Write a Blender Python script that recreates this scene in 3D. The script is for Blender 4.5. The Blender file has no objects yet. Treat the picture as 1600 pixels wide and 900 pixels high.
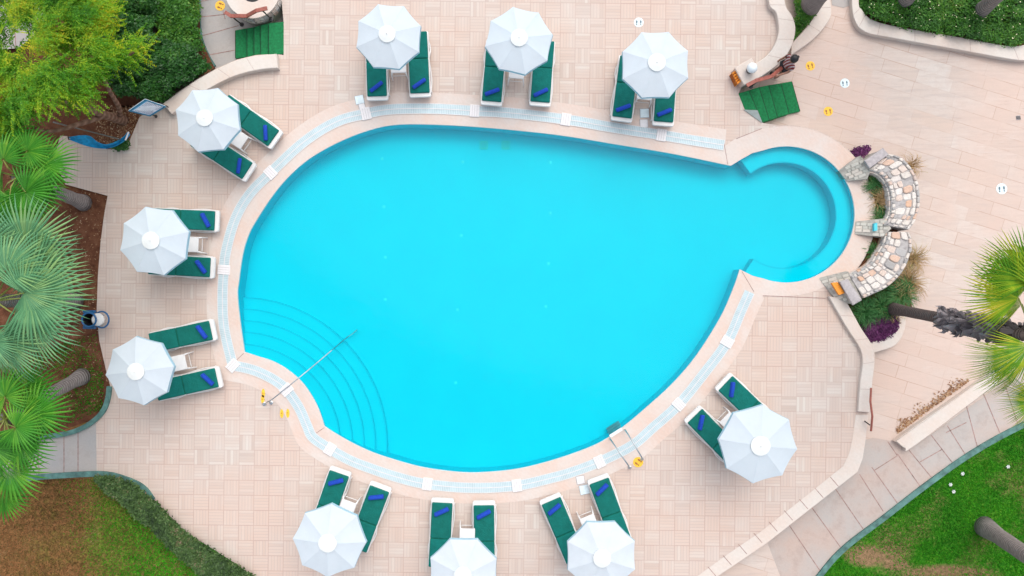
import bpy, bmesh, math, random
import numpy as np
from mathutils import Vector, Matrix
random.seed(7); rng = np.random.default_rng(7)
PI = math.pi
scene = bpy.context.scene
C = scene.collection

# ------------------------------------------------------------------ camera, sky, sun, exposure
H = 25.0                                   # drone height above the pool deck
cam_data = bpy.data.cameras.new('camera'); cam = bpy.data.objects.new('camera', cam_data); C.objects.link(cam)
cam.location = (0, 0, H); cam.rotation_euler = (0, 0, 0)
cam_data.sensor_width = 36; cam_data.lens = 36*H/32.0
cam_data.clip_end = 2000
scene.camera = cam
world = bpy.data.worlds.new('World'); scene.world = world; world.use_nodes = True
wn = world.node_tree; wn.nodes.clear()
sky = wn.nodes.new('ShaderNodeTexSky'); sky.sky_type = 'NISHITA'; sky.sun_disc = False
sky.sun_elevation = math.radians(58); sky.sun_rotation = math.radians(20); sky.air_density = 0.8; sky.dust_density = 3.0; sky.ozone_density = 0.6
wb = wn.nodes.new('ShaderNodeBackground'); wb.inputs['Strength'].default_value = 0.15
wo = wn.nodes.new('ShaderNodeOutputWorld')
hs = wn.nodes.new('ShaderNodeHueSaturation'); hs.inputs['Saturation'].default_value = .45   # thin high cloud greys the sky
wn.links.new(sky.outputs[0], hs.inputs['Color']); wn.links.new(hs.outputs[0], wb.inputs[0]); wn.links.new(wb.outputs[0], wo.inputs[0])
sd = bpy.data.lights.new('sun', 'SUN'); sd.energy = 0.6; sd.angle = math.radians(75); sd.color = (1, .95, .87)
sun = bpy.data.objects.new('sun', sd); C.objects.link(sun)
el, az = math.radians(58), math.radians(20)   # azimuth measured from +Y clockwise
dirv = Vector((math.sin(az)*math.cos(el), math.cos(az)*math.cos(el), math.sin(el)))
sun.rotation_euler = dirv.to_track_quat('Z', 'Y').to_euler(); sun.location = (0, 0, 40)
scene.view_settings.view_transform = 'Standard'; scene.view_settings.look = 'None'
scene.view_settings.exposure = 0.98; scene.view_settings.gamma = 1
scene.view_settings.use_curve_mapping = False

# ------------------------------------------------------------------ helpers
def W(px, py, z=0.0):
    k = (H-z)/H/50.0
    return ((px-800)*k, (450-py)*k, z)
def W2(px, py, z=0.0): return W(px, py, z)[:2]

class MB:
    def __init__(s): s.v = []; s.f = []; s.m = []; s.cm = 0
    def add(s, verts, faces):
        b = len(s.v); s.v += [tuple(p) for p in verts]; s.f += [tuple(i+b for i in f) for f in faces]; s.m += [s.cm]*len(faces); return s
    def box(s, c, d, rz=0, tilt=0):
        cx, cy, cz = c; a, b, h = d[0]/2, d[1]/2, d[2]/2; M = Matrix.Rotation(rz, 3, 'Z') @ Matrix.Rotation(tilt, 3, 'Y'); vs = []
        for z in (-h, h):
            for x, y in ((-a,-b),(a,-b),(a,b),(-a,b)):
                p = M @ Vector((x,y,z)); vs.append((cx+p.x, cy+p.y, cz+p.z))
        return s.add(vs, [(3,2,1,0),(4,5,6,7),(0,1,5,4),(1,2,6,5),(2,3,7,6),(3,0,4,7)])
    def loft(s, rings, cap=True):
        n = len(rings[0]); vs = [p for r in rings for p in r]; fs = []
        for k in range(len(rings)-1):
            for i in range(n):
                j = (i+1) % n; fs.append((k*n+i, k*n+j, (k+1)*n+j, (k+1)*n+i))
        if cap: fs.append(tuple(range(n))[::-1]); fs.append(tuple((len(rings)-1)*n+i for i in range(n)))
        return s.add(vs, fs)
    def tube(s, pts, r, n=8, cap=True):
        pts = [Vector(p) for p in pts]; rs = r if isinstance(r, (list, tuple)) else [r]*len(pts); rings = []; up = Vector((0,0,1))
        prev = None
        for i, p in enumerate(pts):
            t = (pts[min(i+1, len(pts)-1)] - pts[max(i-1, 0)]).normalized()
            if prev is None: a = t.cross(up if abs(t.z) < .95 else Vector((1,0,0))).normalized()
            else: a = (prev - t*prev.dot(t)).normalized()
            prev = a; b = t.cross(a)
            rings.append([tuple(p + (a*math.cos(2*PI*k/n) + b*math.sin(2*PI*k/n))*rs[i]) for k in range(n)])
        return s.loft(rings, cap)
    def lathe(s, c, prof, n=24, ph=0):
        rings = [[(c[0]+r*math.cos(2*PI*k/n+ph), c[1]+r*math.sin(2*PI*k/n+ph), c[2]+z) for k in range(n)] for r, z in prof]
        return s.loft(rings)
    def prism(s, poly, z0, z1, bev=0.0):
        if area(poly) < 0: poly = poly[::-1]
        rings = [[(x, y, z0) for x, y in poly]]
        if bev:
            rings.append([(x, y, z1-bev) for x, y in poly]); rings.append([(x, y, z1) for x, y in offset(poly, -bev, True)])
        else: rings.append([(x, y, z1) for x, y in poly])
        return s.loft(rings)
    def build(s, name, mat, parent=None, smooth=False, rel=True):
        vs = s.v
        if parent is not None and rel:
            l = parent.location; vs = [(p[0]-l[0], p[1]-l[1], p[2]-l[2]) for p in vs]
        me = bpy.data.meshes.new(name); me.from_pydata(vs, [], s.f); 
        mats = mat if isinstance(mat, (list, tuple)) else [mat]
        for m_ in mats: me.materials.append(m_)
        if len(mats) > 1: me.polygons.foreach_set('material_index', s.m)
        if smooth: me.polygons.foreach_set('use_smooth', [True]*len(me.polygons))
        me.update()
        o = bpy.data.objects.new(name, me); C.objects.link(o)
        if parent is not None: o.parent = parent
        return o
def area(p): return sum(p[i][0]*p[(i+1) % len(p)][1]-p[(i+1) % len(p)][0]*p[i][1] for i in range(len(p)))/2
def offset(pts, d, closed=False):
    """shift to the outside of a counter-clockwise line by d"""
    n = len(pts); out = []
    for i in range(n):
        if closed: a, b, c = pts[i-1], pts[i], pts[(i+1) % n]
        else: a, b, c = pts[max(i-1,0)], pts[i], pts[min(i+1,n-1)]
        n1 = Vector((b[1]-a[1], a[0]-b[0])); n2 = Vector((c[1]-b[1], b[0]-c[0]))
        if n1.length < 1e-9: n1 = n2
        if n2.length < 1e-9: n2 = n1
        n1.normalize(); n2.normalize(); m = n1+n2
        if m.length < .3: m = n1
        m.normalize(); k = min(1.6, 1/max(.4, m.dot(n1)))
        out.append((b[0]+m.x*d*k, b[1]+m.y*d*k))
    return out
def cat(P, n=6, closed=False):
    out = []; L = len(P); R = range(L if closed else L-1)
    g = (lambda i: P[i % L]) if closed else (lambda i: P[max(0, min(L-1, i))])
    for i in R:
        p0, p1, p2, p3 = g(i-1), g(i), g(i+1), g(i+2)
        for k in range(n):
            t = k/n
            out.append(tuple(.5*(2*p1[j]+(p2[j]-p0[j])*t+(2*p0[j]-5*p1[j]+4*p2[j]-p3[j])*t*t+(-p0[j]+3*p1[j]-3*p2[j]+p3[j])*t**3) for j in range(len(p1))))
    if not closed: out.append(tuple(P[-1]))
    return out
def fill(polys, z):
    """flat sheet from polygons (the first the outline, the rest holes)"""
    bm = bmesh.new(); es = []
    for poly in polys:
        vs = [bm.verts.new((x, y, z)) for x, y in poly]
        for i in range(len(vs)): es.append(bm.edges.new((vs[i], vs[(i+1) % len(vs)])))
    bmesh.ops.triangle_fill(bm, use_beauty=True, use_dissolve=False, edges=es, normal=(0,0,1))
    bm.verts.index_update()
    V_ = [tuple(v.co) for v in bm.verts]; F_ = []
    for f in bm.faces:
        f.normal_update(); ids = [v.index for v in f.verts]
        F_.append(tuple(ids if f.normal.z > 0 else ids[::-1]))
    bm.free(); return V_, F_
def tag(o, label=None, cat_=None, group=None, kind=None):
    if label: o['label'] = label
    if cat_: o['category'] = cat_
    if group: o['group'] = group
    if kind: o['kind'] = kind
    return o
def thing(name, loc, label, cat_, group=None, rz=0):
    o = bpy.data.objects.new(name, None); C.objects.link(o); o.location = loc; o.rotation_euler = (0,0,rz); o.empty_display_size = .2
    return tag(o, label, cat_, group)
def copy_tree(o, parent=None):
    c = o.copy(); C.objects.link(c); c.parent = parent
    for ch in list(o.children): copy_tree(ch, c)
    return c
def pxp(L, z): return [W2(x, y, z) for x, y in L]

# ------------------------------------------------------------------ materials
class NT:
    def __init__(s, name):
        s.mat = bpy.data.materials.new(name); s.mat.use_nodes = True; s.t = s.mat.node_tree
        s.b = s.t.nodes['Principled BSDF']; s.out = s.t.nodes['Material Output']
    def n(s, typ, **kw):
        nd = s.t.nodes.new(typ)
        for k, v in kw.items(): setattr(nd, k, v)
        return nd
    def link(s, a, b): s.t.links.new(a, b)
    def set(s, sock, v):
        if hasattr(v, 'is_linked') or isinstance(v, bpy.types.NodeSocket): s.link(v, sock)
        else: sock.default_value = v
    def m(s, op, a, b=None, c=None):
        nd = s.n('ShaderNodeMath', operation=op); s.set(nd.inputs[0], a)
        if b is not None: s.set(nd.inputs[1], b)
        if c is not None: s.set(nd.inputs[2], c)
        return nd.outputs[0]
    def pos(s):
        return s.n('ShaderNodeNewGeometry').outputs['Position']
    def xyz(s, v=None):
        nd = s.n('ShaderNodeSeparateXYZ'); s.link(v or s.pos(), nd.inputs[0]); return nd.outputs
    def vec(s, x=0., y=0., z=0.):
        nd = s.n('ShaderNodeCombineXYZ')
        for i, v in enumerate((x, y, z)): s.set(nd.inputs[i], v)
        return nd.outputs[0]
    def noise(s, scale, detail=4, rough=.6, vec=None, dist=0):
        nd = s.n('ShaderNodeTexNoise'); nd.inputs['Scale'].default_value = scale; nd.inputs['Detail'].default_value = detail
        nd.inputs['Roughness'].default_value = rough; nd.inputs['Distortion'].default_value = dist; s.link(vec or s.pos(), nd.inputs['Vector']); return nd.outputs['Fac']
    def ramp(s, fac, stops):
        nd = s.n('ShaderNodeValToRGB'); e = nd.color_ramp.elements
        while len(e) < len(stops): e.new(.5)
        for i, (p, c) in enumerate(stops): e[i].position = p; e[i].color = (*c, 1) if len(c) == 3 else c
        s.set(nd.inputs[0], fac); return nd.outputs[0]
    def mix(s, fac, a, b, blend='MIX'):
        nd = s.n('ShaderNodeMix', data_type='RGBA', blend_type=blend); s.set(nd.inputs[0], fac)
        for sock, v in ((nd.inputs[6], a), (nd.inputs[7], b)):
            s.set(sock, (*v, 1) if isinstance(v, tuple) and len(v) == 3 else v)
        return nd.outputs[2]
    def wn(s, v):
        nd = s.n('ShaderNodeTexWhiteNoise', noise_dimensions='3D'); s.link(v, nd.inputs['Vector']); return nd.outputs['Value']
    def mapr(s, v, a, b, c=0., d=1.):
        nd = s.n('ShaderNodeMapRange'); s.set(nd.inputs[0], v)
        for i, q in enumerate((a, b, c, d)): nd.inputs[i+1].default_value = q
        return nd.outputs[0]
    def bump(s, h, strength=.3, dist=.01):
        nd = s.n('ShaderNodeBump'); nd.inputs['Strength'].default_value = strength; nd.inputs['Distance'].default_value = dist
        s.link(h, nd.inputs['Height']); s.link(nd.outputs[0], s.b.inputs['Normal'])
    def done(s, col, rough=.6, metal=0., spec=None):
        s.set(s.b.inputs['Base Color'], (*col, 1) if isinstance(col, tuple) and len(col) == 3 else col)
        s.set(s.b.inputs['Roughness'], rough); s.b.inputs['Metallic'].default_value = metal
        if spec is not None: s.b.inputs['Specular IOR Level'].default_value = spec
        return s.mat
def plain(name, col, rough=.55, metal=0., var=.12, scale=6., spec=None):
    t = NT(name); f = t.noise(scale, 4)
    a = tuple(min(1, c*(1-var)) for c in col); b = tuple(min(1, c*(1+var)) for c in col)
    return t.done(t.ramp(f, [(.3, a), (.7, b)]), rough, metal, spec)

def tile_mat():
    t = NT('parquet_tile'); S = .47
    p = t.pos(); x, y, z = t.xyz(p)
    rx = t.m('MULTIPLY', t.m('ADD', x, t.m('MULTIPLY', y, -.012)), 1/S); ry = t.m('MULTIPLY', t.m('ADD', y, t.m('MULTIPLY', x, .012)), 1/S)
    cx, cy = t.m('FLOOR', rx), t.m('FLOOR', ry); fx, fy = t.m('FRACT', rx), t.m('FRACT', ry)
    par = t.m('ABSOLUTE', t.m('MODULO', t.m('ADD', cx, cy), 2.))
    par = t.m('GREATER_THAN', par, .5)
    u = t.m('ADD', t.m('MULTIPLY', fx, par), t.m('MULTIPLY', fy, t.m('SUBTRACT', 1., par)))
    su = t.m('MULTIPLY', u, 5.); si = t.m('FLOOR', su); sf = t.m('FRACT', su)
    line = t.m('MAXIMUM', t.m('LESS_THAN', sf, .16), 0.)
    e = lambda f: t.m('MINIMUM', f, t.m('SUBTRACT', 1., f))
    border = t.m('LESS_THAN', t.m('MINIMUM', e(fx), e(fy)), .026)
    rnd = t.wn(t.vec(cx, cy, si)); rb = t.wn(t.vec(cx, cy, 77.))
    col = t.ramp(rnd, [(0, (.46,.375,.325)), (.3, (.515,.44,.385)), (.7, (.54,.465,.41)), (1, (.57,.53,.475))])
    col = t.mix(t.mapr(rb, 0, 1, 0, .5), col, (.53,.45,.40))
    st = t.noise(.35, 5, .65); col = t.mix(t.mapr(st, .38, .62, 0, .7), col, (.56,.41,.33))
    fine = t.noise(28, 3, .7); col = t.mix(t.mapr(fine, .35, .75, 0, .22), col, (.40,.36,.33))
    col = t.mix(t.m('MULTIPLY', line, t.mapr(st, .35, .65, .45, .75)), col, (.42,.34,.31))
    col = t.mix(t.m('MULTIPLY', border, t.mapr(st, .35, .65, .22, .6)), col, (.40,.27,.23))
    t.bump(t.m('SUBTRACT', 1., t.m('MAXIMUM', line, border)), .25, .004)
    return t.done(col, .75, spec=.25)
def coping_mat(name='pink_coping', base=(.58,.51,.46), pink=(.59,.445,.37), joint=.5, ang=0.):
    t = NT(name); n1 = t.noise(.8, 5, .6); n2 = t.noise(14, 4, .7)
    col = t.mix(t.mapr(n1, .38, .64), base, pink)
    col = t.mix(t.mapr(n2, .4, .8, 0, .35), col, tuple(c*.75 for c in base))
    w = t.n('ShaderNodeTexWave', wave_type='BANDS', bands_direction='DIAGONAL'); w.inputs['Scale'].default_value = 3; w.inputs['Distortion'].default_value = 12; w.inputs['Detail'].default_value = 4
    t.link(t.pos(), w.inputs['Vector']); col = t.mix(t.mapr(w.outputs['Fac'], .6, 1, 0, .18), col, (.62,.57,.54))
    return t.done(col, .7, spec=.3)
def plaza_mat():
    t = NT('travertine_slabs'); a = math.radians(-17)
    mp = t.n('ShaderNodeMapping'); mp.inputs['Rotation'].default_value = (0, 0, -a); t.link(t.pos(), mp.inputs[0]); v = mp.outputs[0]
    x, y, z = t.xyz(v); row = t.m('FLOOR', t.m('MULTIPLY', y, 1/.42)); fr = t.m('FRACT', t.m('MULTIPLY', y, 1/.42))
    ln = t.m('ADD', .55, t.m('MULTIPLY', t.wn(t.vec(row, 3., 1.)), .45))
    xx = t.m('MULTIPLY', t.m('ADD', x, t.m('MULTIPLY', t.wn(t.vec(row, 9., 2.)), 7.)), ln)
    ci = t.m('FLOOR', xx); fc = t.m('FRACT', xx)
    rn = t.wn(t.vec(row, ci, 5.))
    col = t.ramp(rn, [(0, (.50,.41,.35)), (.2, (.52,.44,.385)), (.5, (.54,.465,.41)), (.85, (.56,.505,.455)), (1, (.53,.42,.35))])
    mp2 = t.n('ShaderNodeMapping'); mp2.inputs['Rotation'].default_value = (0, 0, -a+.06); mp2.inputs['Scale'].default_value = (.55, 5, 1); t.link(t.pos(), mp2.inputs[0])
    vein = t.noise(1.6, 7, .7, mp2.outputs[0], .6)
    col = t.mix(t.mapr(vein, .48, .72, 0, .7), col, (.40,.34,.32)); col = t.mix(t.mapr(vein, .45, .28, 0, .45), col, (.60,.54,.50))
    big = t.noise(.22, 5, .65); col = t.mix(t.mapr(big, .42, .62, 0, .7), col, (.56,.415,.345))
    mp3 = t.n('ShaderNodeMapping'); mp3.inputs['Rotation'].default_value = (0, 0, -a+.03); mp3.inputs['Scale'].default_value = (1.1, 22, 1); t.link(t.pos(), mp3.inputs[0])
    cr = t.noise(1.3, 5, .7, mp3.outputs[0], .4); sel = t.mapr(t.noise(.7, 4, .65), .48, .62)
    col = t.mix(t.m('MULTIPLY', t.mapr(cr, .58, .68, 0, .8), sel), col, (.38,.27,.22)); col = t.mix(t.m('MULTIPLY', t.mapr(cr, .44, .36, 0, .5), sel), col, (.60,.56,.53))
    cl = t.noise(4, 5, .75); col = t.mix(t.mapr(cl, .42, .7, 0, .45), col, (.50,.40,.34))
    e = lambda f: t.m('MINIMUM', f, t.m('SUBTRACT', 1., f))
    j = t.m('MAXIMUM', t.m('LESS_THAN', e(fr), .03), t.m('LESS_THAN', e(fc), .008))
    patch = t.mapr(t.noise(.9, 3, .6), .42, .62, .05, .5)
    col = t.mix(t.m('MULTIPLY', j, patch), col, (.36,.22,.16))
    fine = t.noise(22, 4, .75); col = t.mix(t.mapr(fine, .55, .8, 0, .4), col, (.38,.28,.23))
    t.bump(vein, .2, .01)
    return t.done(col, .75, spec=.3)
def lawn_mat(name, green, dry, patches=(), side=None):
    t = NT(name); n1 = t.noise(.45, 5, .65); n2 = t.noise(9, 5, .75); n3 = t.noise(60, 3, .8)
    x, y, z = t.xyz()
    if side: f = t.m('ADD', t.mapr(t.m('ADD', t.m('MULTIPLY', x, side[0]), t.m('MULTIPLY', y, side[1])), side[2], side[3]), t.m('MULTIPLY', t.m('SUBTRACT', n1, .5), 1.3))
    else: f = t.mapr(n1, .50, .70)
    for (cx_, cy_, rx_, ry_) in patches:      # worn dry patches where they lie on the lawn
        d = t.m('ADD', t.m('POWER', t.m('ABSOLUTE', t.m('MULTIPLY', t.m('SUBTRACT', x, cx_), 1/rx_)), 2.), t.m('POWER', t.m('ABSOLUTE', t.m('MULTIPLY', t.m('SUBTRACT', y, cy_), 1/ry_)), 2.))
        f = t.m('MAXIMUM', f, t.mapr(t.m('ADD', d, t.m('MULTIPLY', t.m('SUBTRACT', n3, .5), 1.)), 1.3, .5, 0, 1))
    f = t.m('ADD', f, t.m('MULTIPLY', t.m('SUBTRACT', n2, .5), .9)); nd = t.n('ShaderNodeClamp'); t.link(f, nd.inputs[0]); f = nd.outputs[0]
    g = t.ramp(n2, [(.3, tuple(c*.55 for c in green)), (.5, green), (.75, (green[0]*2.6+.02, green[1]*1.35, green[2]*1.2))])
    d = t.ramp(n2, [(.3, tuple(c*.6 for c in dry)), (.7, tuple(c*1.35 for c in dry))])
    col = t.mix(f, g, d); col = t.mix(t.mapr(n3, .3, .75, 0, .5), col, (.02,.035,.01))
    t.bump(n3, .8, .03)
    return t.done(col, .9, spec=.1)
def soil_mat():
    t = NT('red_soil'); n1 = t.noise(3, 6, .7); n2 = t.noise(40, 4, .8)
    col = t.ramp(n1, [(.3, (.07,.028,.016)), (.5, (.14,.055,.03)), (.72, (.21,.10,.055))])
    col = t.mix(t.mapr(n2, .55, .8, 0, .5), col, (.26,.15,.09)); t.bump(n2, .9, .03)
    return t.done(col, .95, spec=.1)
def concrete_mat(name, c1, c2):
    t = NT(name); n1 = t.noise(.6, 5, .6); n2 = t.noise(18, 5, .75); n3 = t.noise(2.4, 6, .7)
    col = t.mix(t.mapr(n1, .4, .62), c1, c2); col = t.mix(t.mapr(n3, .5, .75, 0, .45), col, tuple(c*.62 for c in c1))
    col = t.mix(t.mapr(n2, .4, .8, 0, .35), col, tuple(min(1, c*1.25) for c in c2)); t.bump(n2, .25, .006)
    return t.done(col, .85, spec=.2)
def leaf_mat(name, stops, clump=.45, trans=.3, rough=.5, cs=1.3):
    t = NT(name); g = t.n('ShaderNodeNewGeometry'); r = g.outputs['Random Per Island']
    n = t.noise(cs, 3, .6)
    f = t.m('ADD', t.m('MULTIPLY', r, 1-clump), t.m('MULTIPLY', t.mapr(n, .32, .68), clump))
    col = t.ramp(f, stops)
    t.set(t.b.inputs['Base Color'], col); t.b.inputs['Roughness'].default_value = rough; t.b.inputs['Specular IOR Level'].default_value = .3
    tr = t.n('ShaderNodeBsdfTranslucent'); t.link(col, tr.inputs[0]); mx = t.n('ShaderNodeMixShader'); mx.inputs[0].default_value = trans
    t.link(t.b.outputs[0], mx.inputs[1]); t.link(tr.outputs[0], mx.inputs[2]); t.link(mx.outputs[0], t.out.inputs[0]); return t.mat
def cloth_mat(name, col, trans=.25, var=.03):
    t = NT(name); n = t.noise(3, 4); oi = t.n('ShaderNodeObjectInfo').outputs['Random']; c = t.mix(t.mapr(n, .35, .7), tuple(v*(1-var*2) for v in col), col); c = t.mix(t.m('MULTIPLY', oi, .5), c, (col[0]*.88, col[1]*.93, col[2]*.95)); t.bump(t.noise(5, 5, .6, dist=1.5), .14, .04)
    t.set(t.b.inputs['Base Color'], c); t.b.inputs['Roughness'].default_value = .8; t.b.inputs['Specular IOR Level'].default_value = .15
    tr = t.n('ShaderNodeBsdfTranslucent'); t.link(c, tr.inputs[0]); mx = t.n('ShaderNodeMixShader'); mx.inputs[0].default_value = trans
    t.link(t.b.outputs[0], mx.inputs[1]); t.link(tr.outputs[0], mx.inputs[2]); t.link(mx.outputs[0], t.out.inputs[0]); return t.mat
def stone_mat():
    """rubble: colour of each stone comes from its own island"""
    t = NT('rubble_stone'); g = t.n('ShaderNodeNewGeometry'); r = g.outputs['Random Per Island']
    col = t.ramp(r, [(0, (.34,.33,.32)), (.18, (.40,.39,.38)), (.26, (.60,.55,.49)), (.6, (.66,.62,.57)), (.78, (.60,.46,.38)), (.84, (.62,.38,.25)), (.9, (.52,.45,.41)), (1, (.7,.67,.63))])
    n = t.noise(16, 5, .75); col = t.mix(t.mapr(n, .45, .75, 0, .55), col, (.30,.25,.22)); t.bump(n, .6, .02)
    return t.done(col, .85, spec=.2)
def paver_mat():
    t = NT('leg_paving_stone'); r = t.n('ShaderNodeNewGeometry').outputs['Random Per Island']; n = t.noise(14, 5, .75)
    col = t.ramp(r, [(0, (.42,.41,.36)), (.5, (.54,.52,.46)), (1, (.60,.54,.47))]); col = t.mix(t.mapr(n, .45, .8, 0, .5), col, (.33,.31,.27)); t.bump(n, .5, .02)
    return t.done(col, .85, spec=.2)
def water_mat():
    t = NT('pool_water'); n = t.noise(2.2, 3, .5); n2 = t.noise(9, 3, .5)
    tr = t.n('ShaderNodeBsdfTransparent'); tr.inputs[0].default_value = (.50, .965, .99, 1)
    gl = t.n('ShaderNodeBsdfGlossy'); gl.inputs['Roughness'].default_value = .08
    fr = t.n('ShaderNodeFresnel'); fr.inputs[0].default_value = 1.28
    bp = t.n('ShaderNodeBump'); bp.inputs['Strength'].default_value = .25; bp.inputs['Distance'].default_value = .02
    t.link(t.m('ADD', n, t.m('MULTIPLY', n2, .3)), bp.inputs['Height']); t.link(bp.outputs[0], gl.inputs['Normal']); t.link(bp.outputs[0], fr.inputs['Normal'])
    mx = t.n('ShaderNodeMixShader'); t.link(fr.outputs[0], mx.inputs[0]); t.link(tr.outputs[0], mx.inputs[1]); t.link(gl.outputs[0], mx.inputs[2])
    t.link(mx.outputs[0], t.out.inputs[0]); return t.mat
def basin_mat(name, col, dark):
    t = NT(name); x, y, z = t.xyz(); s = 1/.1
    n = t.noise(.9, 4, .55); n2 = t.noise(5, 3, .6)
    c = t.mix(t.mapr(n, .35, .7, 0, .5), col, dark); c = t.mix(t.mapr(n2, .45, .8, 0, .2), c, dark)
    return t.done(c, .85, spec=0.)
M = dict(
 tile=tile_mat(), coping=coping_mat(), coping2=coping_mat('pale_wall_stone', (.59,.54,.485), (.59,.49,.42)), plaza=plaza_mat(), soil=soil_mat(),
 path=concrete_mat('grey_concrete', (.34,.33,.32), (.40,.36,.33)), pathr=concrete_mat('pinkish_concrete', (.40,.37,.345), (.45,.35,.30)), joint=plain('red_joint', (.30,.19,.17), .9, var=.4, scale=9),
 kerb=plain('teal_painted_kerb', (.075,.17,.15), .8, var=.45, scale=4), lawnl=lawn_mat('dry_lawn', (.04,.36,.010), (.32,.145,.06), side=(-1, 0, 11.7, 13.6)),
 lawnr=lawn_mat('green_lawn', (.035,.24,.010), (.33,.20,.11), [(11.35,-8.55,.75,.38),(13.9,-9.15,1.7,.32),(12.3,-8.85,.5,.2)]), water=water_mat(), basin=basin_mat('pool_tile', (.0,.61,.70), (.0,.57,.685)), nose=basin_mat('step_nose_tile', (.0,.51,.63), (.0,.48,.61)),
 white=plain('white_plastic', (.66,.65,.63), .4, var=.05), block=plain('white_cover_plate', (.66,.64,.635), .6, var=.06, scale=20), slat=plain('grate_slat', (.51,.61,.63), .5, var=.05), channel=plain('grate_channel', (.40,.52,.56), .6, var=.15, scale=3),
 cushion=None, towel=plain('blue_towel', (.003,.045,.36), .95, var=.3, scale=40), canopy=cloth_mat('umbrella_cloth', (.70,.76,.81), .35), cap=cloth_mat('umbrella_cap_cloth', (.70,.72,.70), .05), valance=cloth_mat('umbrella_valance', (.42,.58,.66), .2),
 poollamp=plain('pool_lamp_lens', (.02,.68,.70), .4), nosing=plain('dark_carpet_edge', (.003,.055,.02), .95, var=.3, scale=14), carpet=plain('green_carpet', (.004,.15,.045), .95, var=.3, scale=14), underlay=plain('carpet_underlay', (.25,.29,.28), .9), steel=plain('brushed_steel', (.42,.46,.48), .35, 1.),
 wood=plain('red_brown_rail', (.29,.085,.06), .55, var=.25, scale=10), iron=plain('dark_iron', (.04,.035,.035), .5), stone=stone_mat(), pavers=paver_mat(), mortar=plain('grey_mortar', (.36,.34,.33), .9, var=.25, scale=12),
 slab=plain('grey_cap_slab', (.37,.34,.34), .8, var=.22, scale=9), legstone=plain('weathered_leg_stone', (.37,.35,.31), .85, var=.3, scale=7), orange=plain('orange_paint', (.80,.27,.02), .6, var=.25, scale=30), yellow=plain('yellow_sticker', (.80,.46,.03), .5, var=.15, scale=30),
 blue=plain('blue_paint', (.01,.09,.22), .35, var=.2), navy=plain('dark_footprint', (.10,.15,.18), .6), pale=plain('pale_blue_sticker', (.62,.73,.76), .5), black=plain('black_rubber', (.008,.008,.012), .6), turq=plain('turquoise_plate', (.06,.50,.60), .5),
 hammock=plain('blue_hammock_cloth', (.006,.27,.52), .8, var=.35, scale=9), frame_blue=plain('blue_sign_frame', (.01,.16,.28), .4), signw=plain('sign_face', (.72,.76,.82), .4), ink=plain('sign_ink', (.12,.14,.26), .5), signb=plain('sign_band', (.12,.42,.68), .5),
 bark=None, boulder=plain('tan_boulder', (.50,.33,.19), .9, var=.35, scale=8), skin=plain('skin', (.30,.15,.10), .6, var=.05), hair=plain('black_hair', (.006,.005,.006), .45), shorts=plain('dark_shorts', (.03,.03,.035), .9), globe=plain('globe_glass', (.70,.76,.78), .2, var=.02))
def bark_mat(name, a, b, rings=10):
    t = NT(name); w = t.n('ShaderNodeTexWave', wave_type='BANDS', bands_direction='Z'); w.inputs['Scale'].default_value = rings; w.inputs['Distortion'].default_value = 3; w.inputs['Detail'].default_value = 3
    t.link(t.n('ShaderNodeTexCoord').outputs['Object'], w.inputs['Vector']); n = t.noise(9, 5, .7)
    col = t.mix(w.outputs['Fac'], a, b); col = t.mix(t.mapr(n, .45, .75, 0, .6), col, tuple(c*.5 for c in a)); t.bump(w.outputs['Fac'], .6, .03); return t.done(col, .9, spec=.1)
M['bark'] = bark_mat('palm_bark', (.19,.165,.155), (.31,.275,.26), 3.2); M['bark3'] = bark_mat('dark_palm_bark', (.075,.058,.055), (.15,.115,.105), 3.2); M['bark2'] = bark_mat('tree_bark', (.16,.09,.06), (.27,.16,.11), 1.5)
def cushion_mat():
    t = NT('green_cushion'); n = t.noise(5, 4); n2 = t.noise(90, 2, .8)
    col = t.ramp(n, [(.3, (.0022,.112,.094)), (.7, (.0034,.152,.128))]); oi = t.n('ShaderNodeObjectInfo').outputs['Random']; col = t.mix(t.m('MULTIPLY', oi, .4), col, (.004,.095,.07)); t.bump(t.m('ADD', n2, t.m('MULTIPLY', t.noise(6, 5, .6, dist=2.), 4.)), .5, .01); return t.done(col, .85, spec=.2)
M['cushion'] = cushion_mat()
def stripe_mat():
    t = NT('striped_shirt'); o = t.n('ShaderNodeTexCoord').outputs['Object']; x, y, z = t.xyz(o)
    f = t.m('GREATER_THAN', t.m('FRACT', t.m('MULTIPLY', t.m('ADD', y, t.m('MULTIPLY', x, .6)), 11.)), .45); return t.done(t.mix(f, (.42,.34,.34), (.16,.02,.02)), .9)
M['shirt'] = stripe_mat()

# ------------------------------------------------------------------ layout curves (as read off the plan, then placed at their own height)
pool_main = [(1142,259),(1050,240),(960,225),(880,212),(800,203),(710,196),(625,194.5),(575,204),(525,224),(482,249),(450,277),(425,307),(400,345),(388,368),(379,398),(373,440),(371,460),(375,502),(382,550)]
pool_arc = [(382,550),(400,556),(425,564),(450,578),(475,601),(495,633),(507,666)]
pool_low = [(507,666),(522,676),(550,692),(580,706),(612,717),(655,729),(700,736),(742,738.5),(800,734),(850,723),(900,707),(940,690),(975,666),(1013,634),(1050,600),(1087,557),(1125,497),(1146,450),(1156,421)]
CC = (1229, 335)
def arc(c, r, a0, a1, n=30): return [(c[0]+r*math.cos(math.radians(a0+(a1-a0)*i/n)), c[1]-r*math.sin(math.radians(a0+(a1-a0)*i/n))) for i in range(n+1)]
circ = [(1156,421),(1176,431)] + arc(CC, 106.5, -110, 110, 44) + [(1176,239),(1158,249)]
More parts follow.
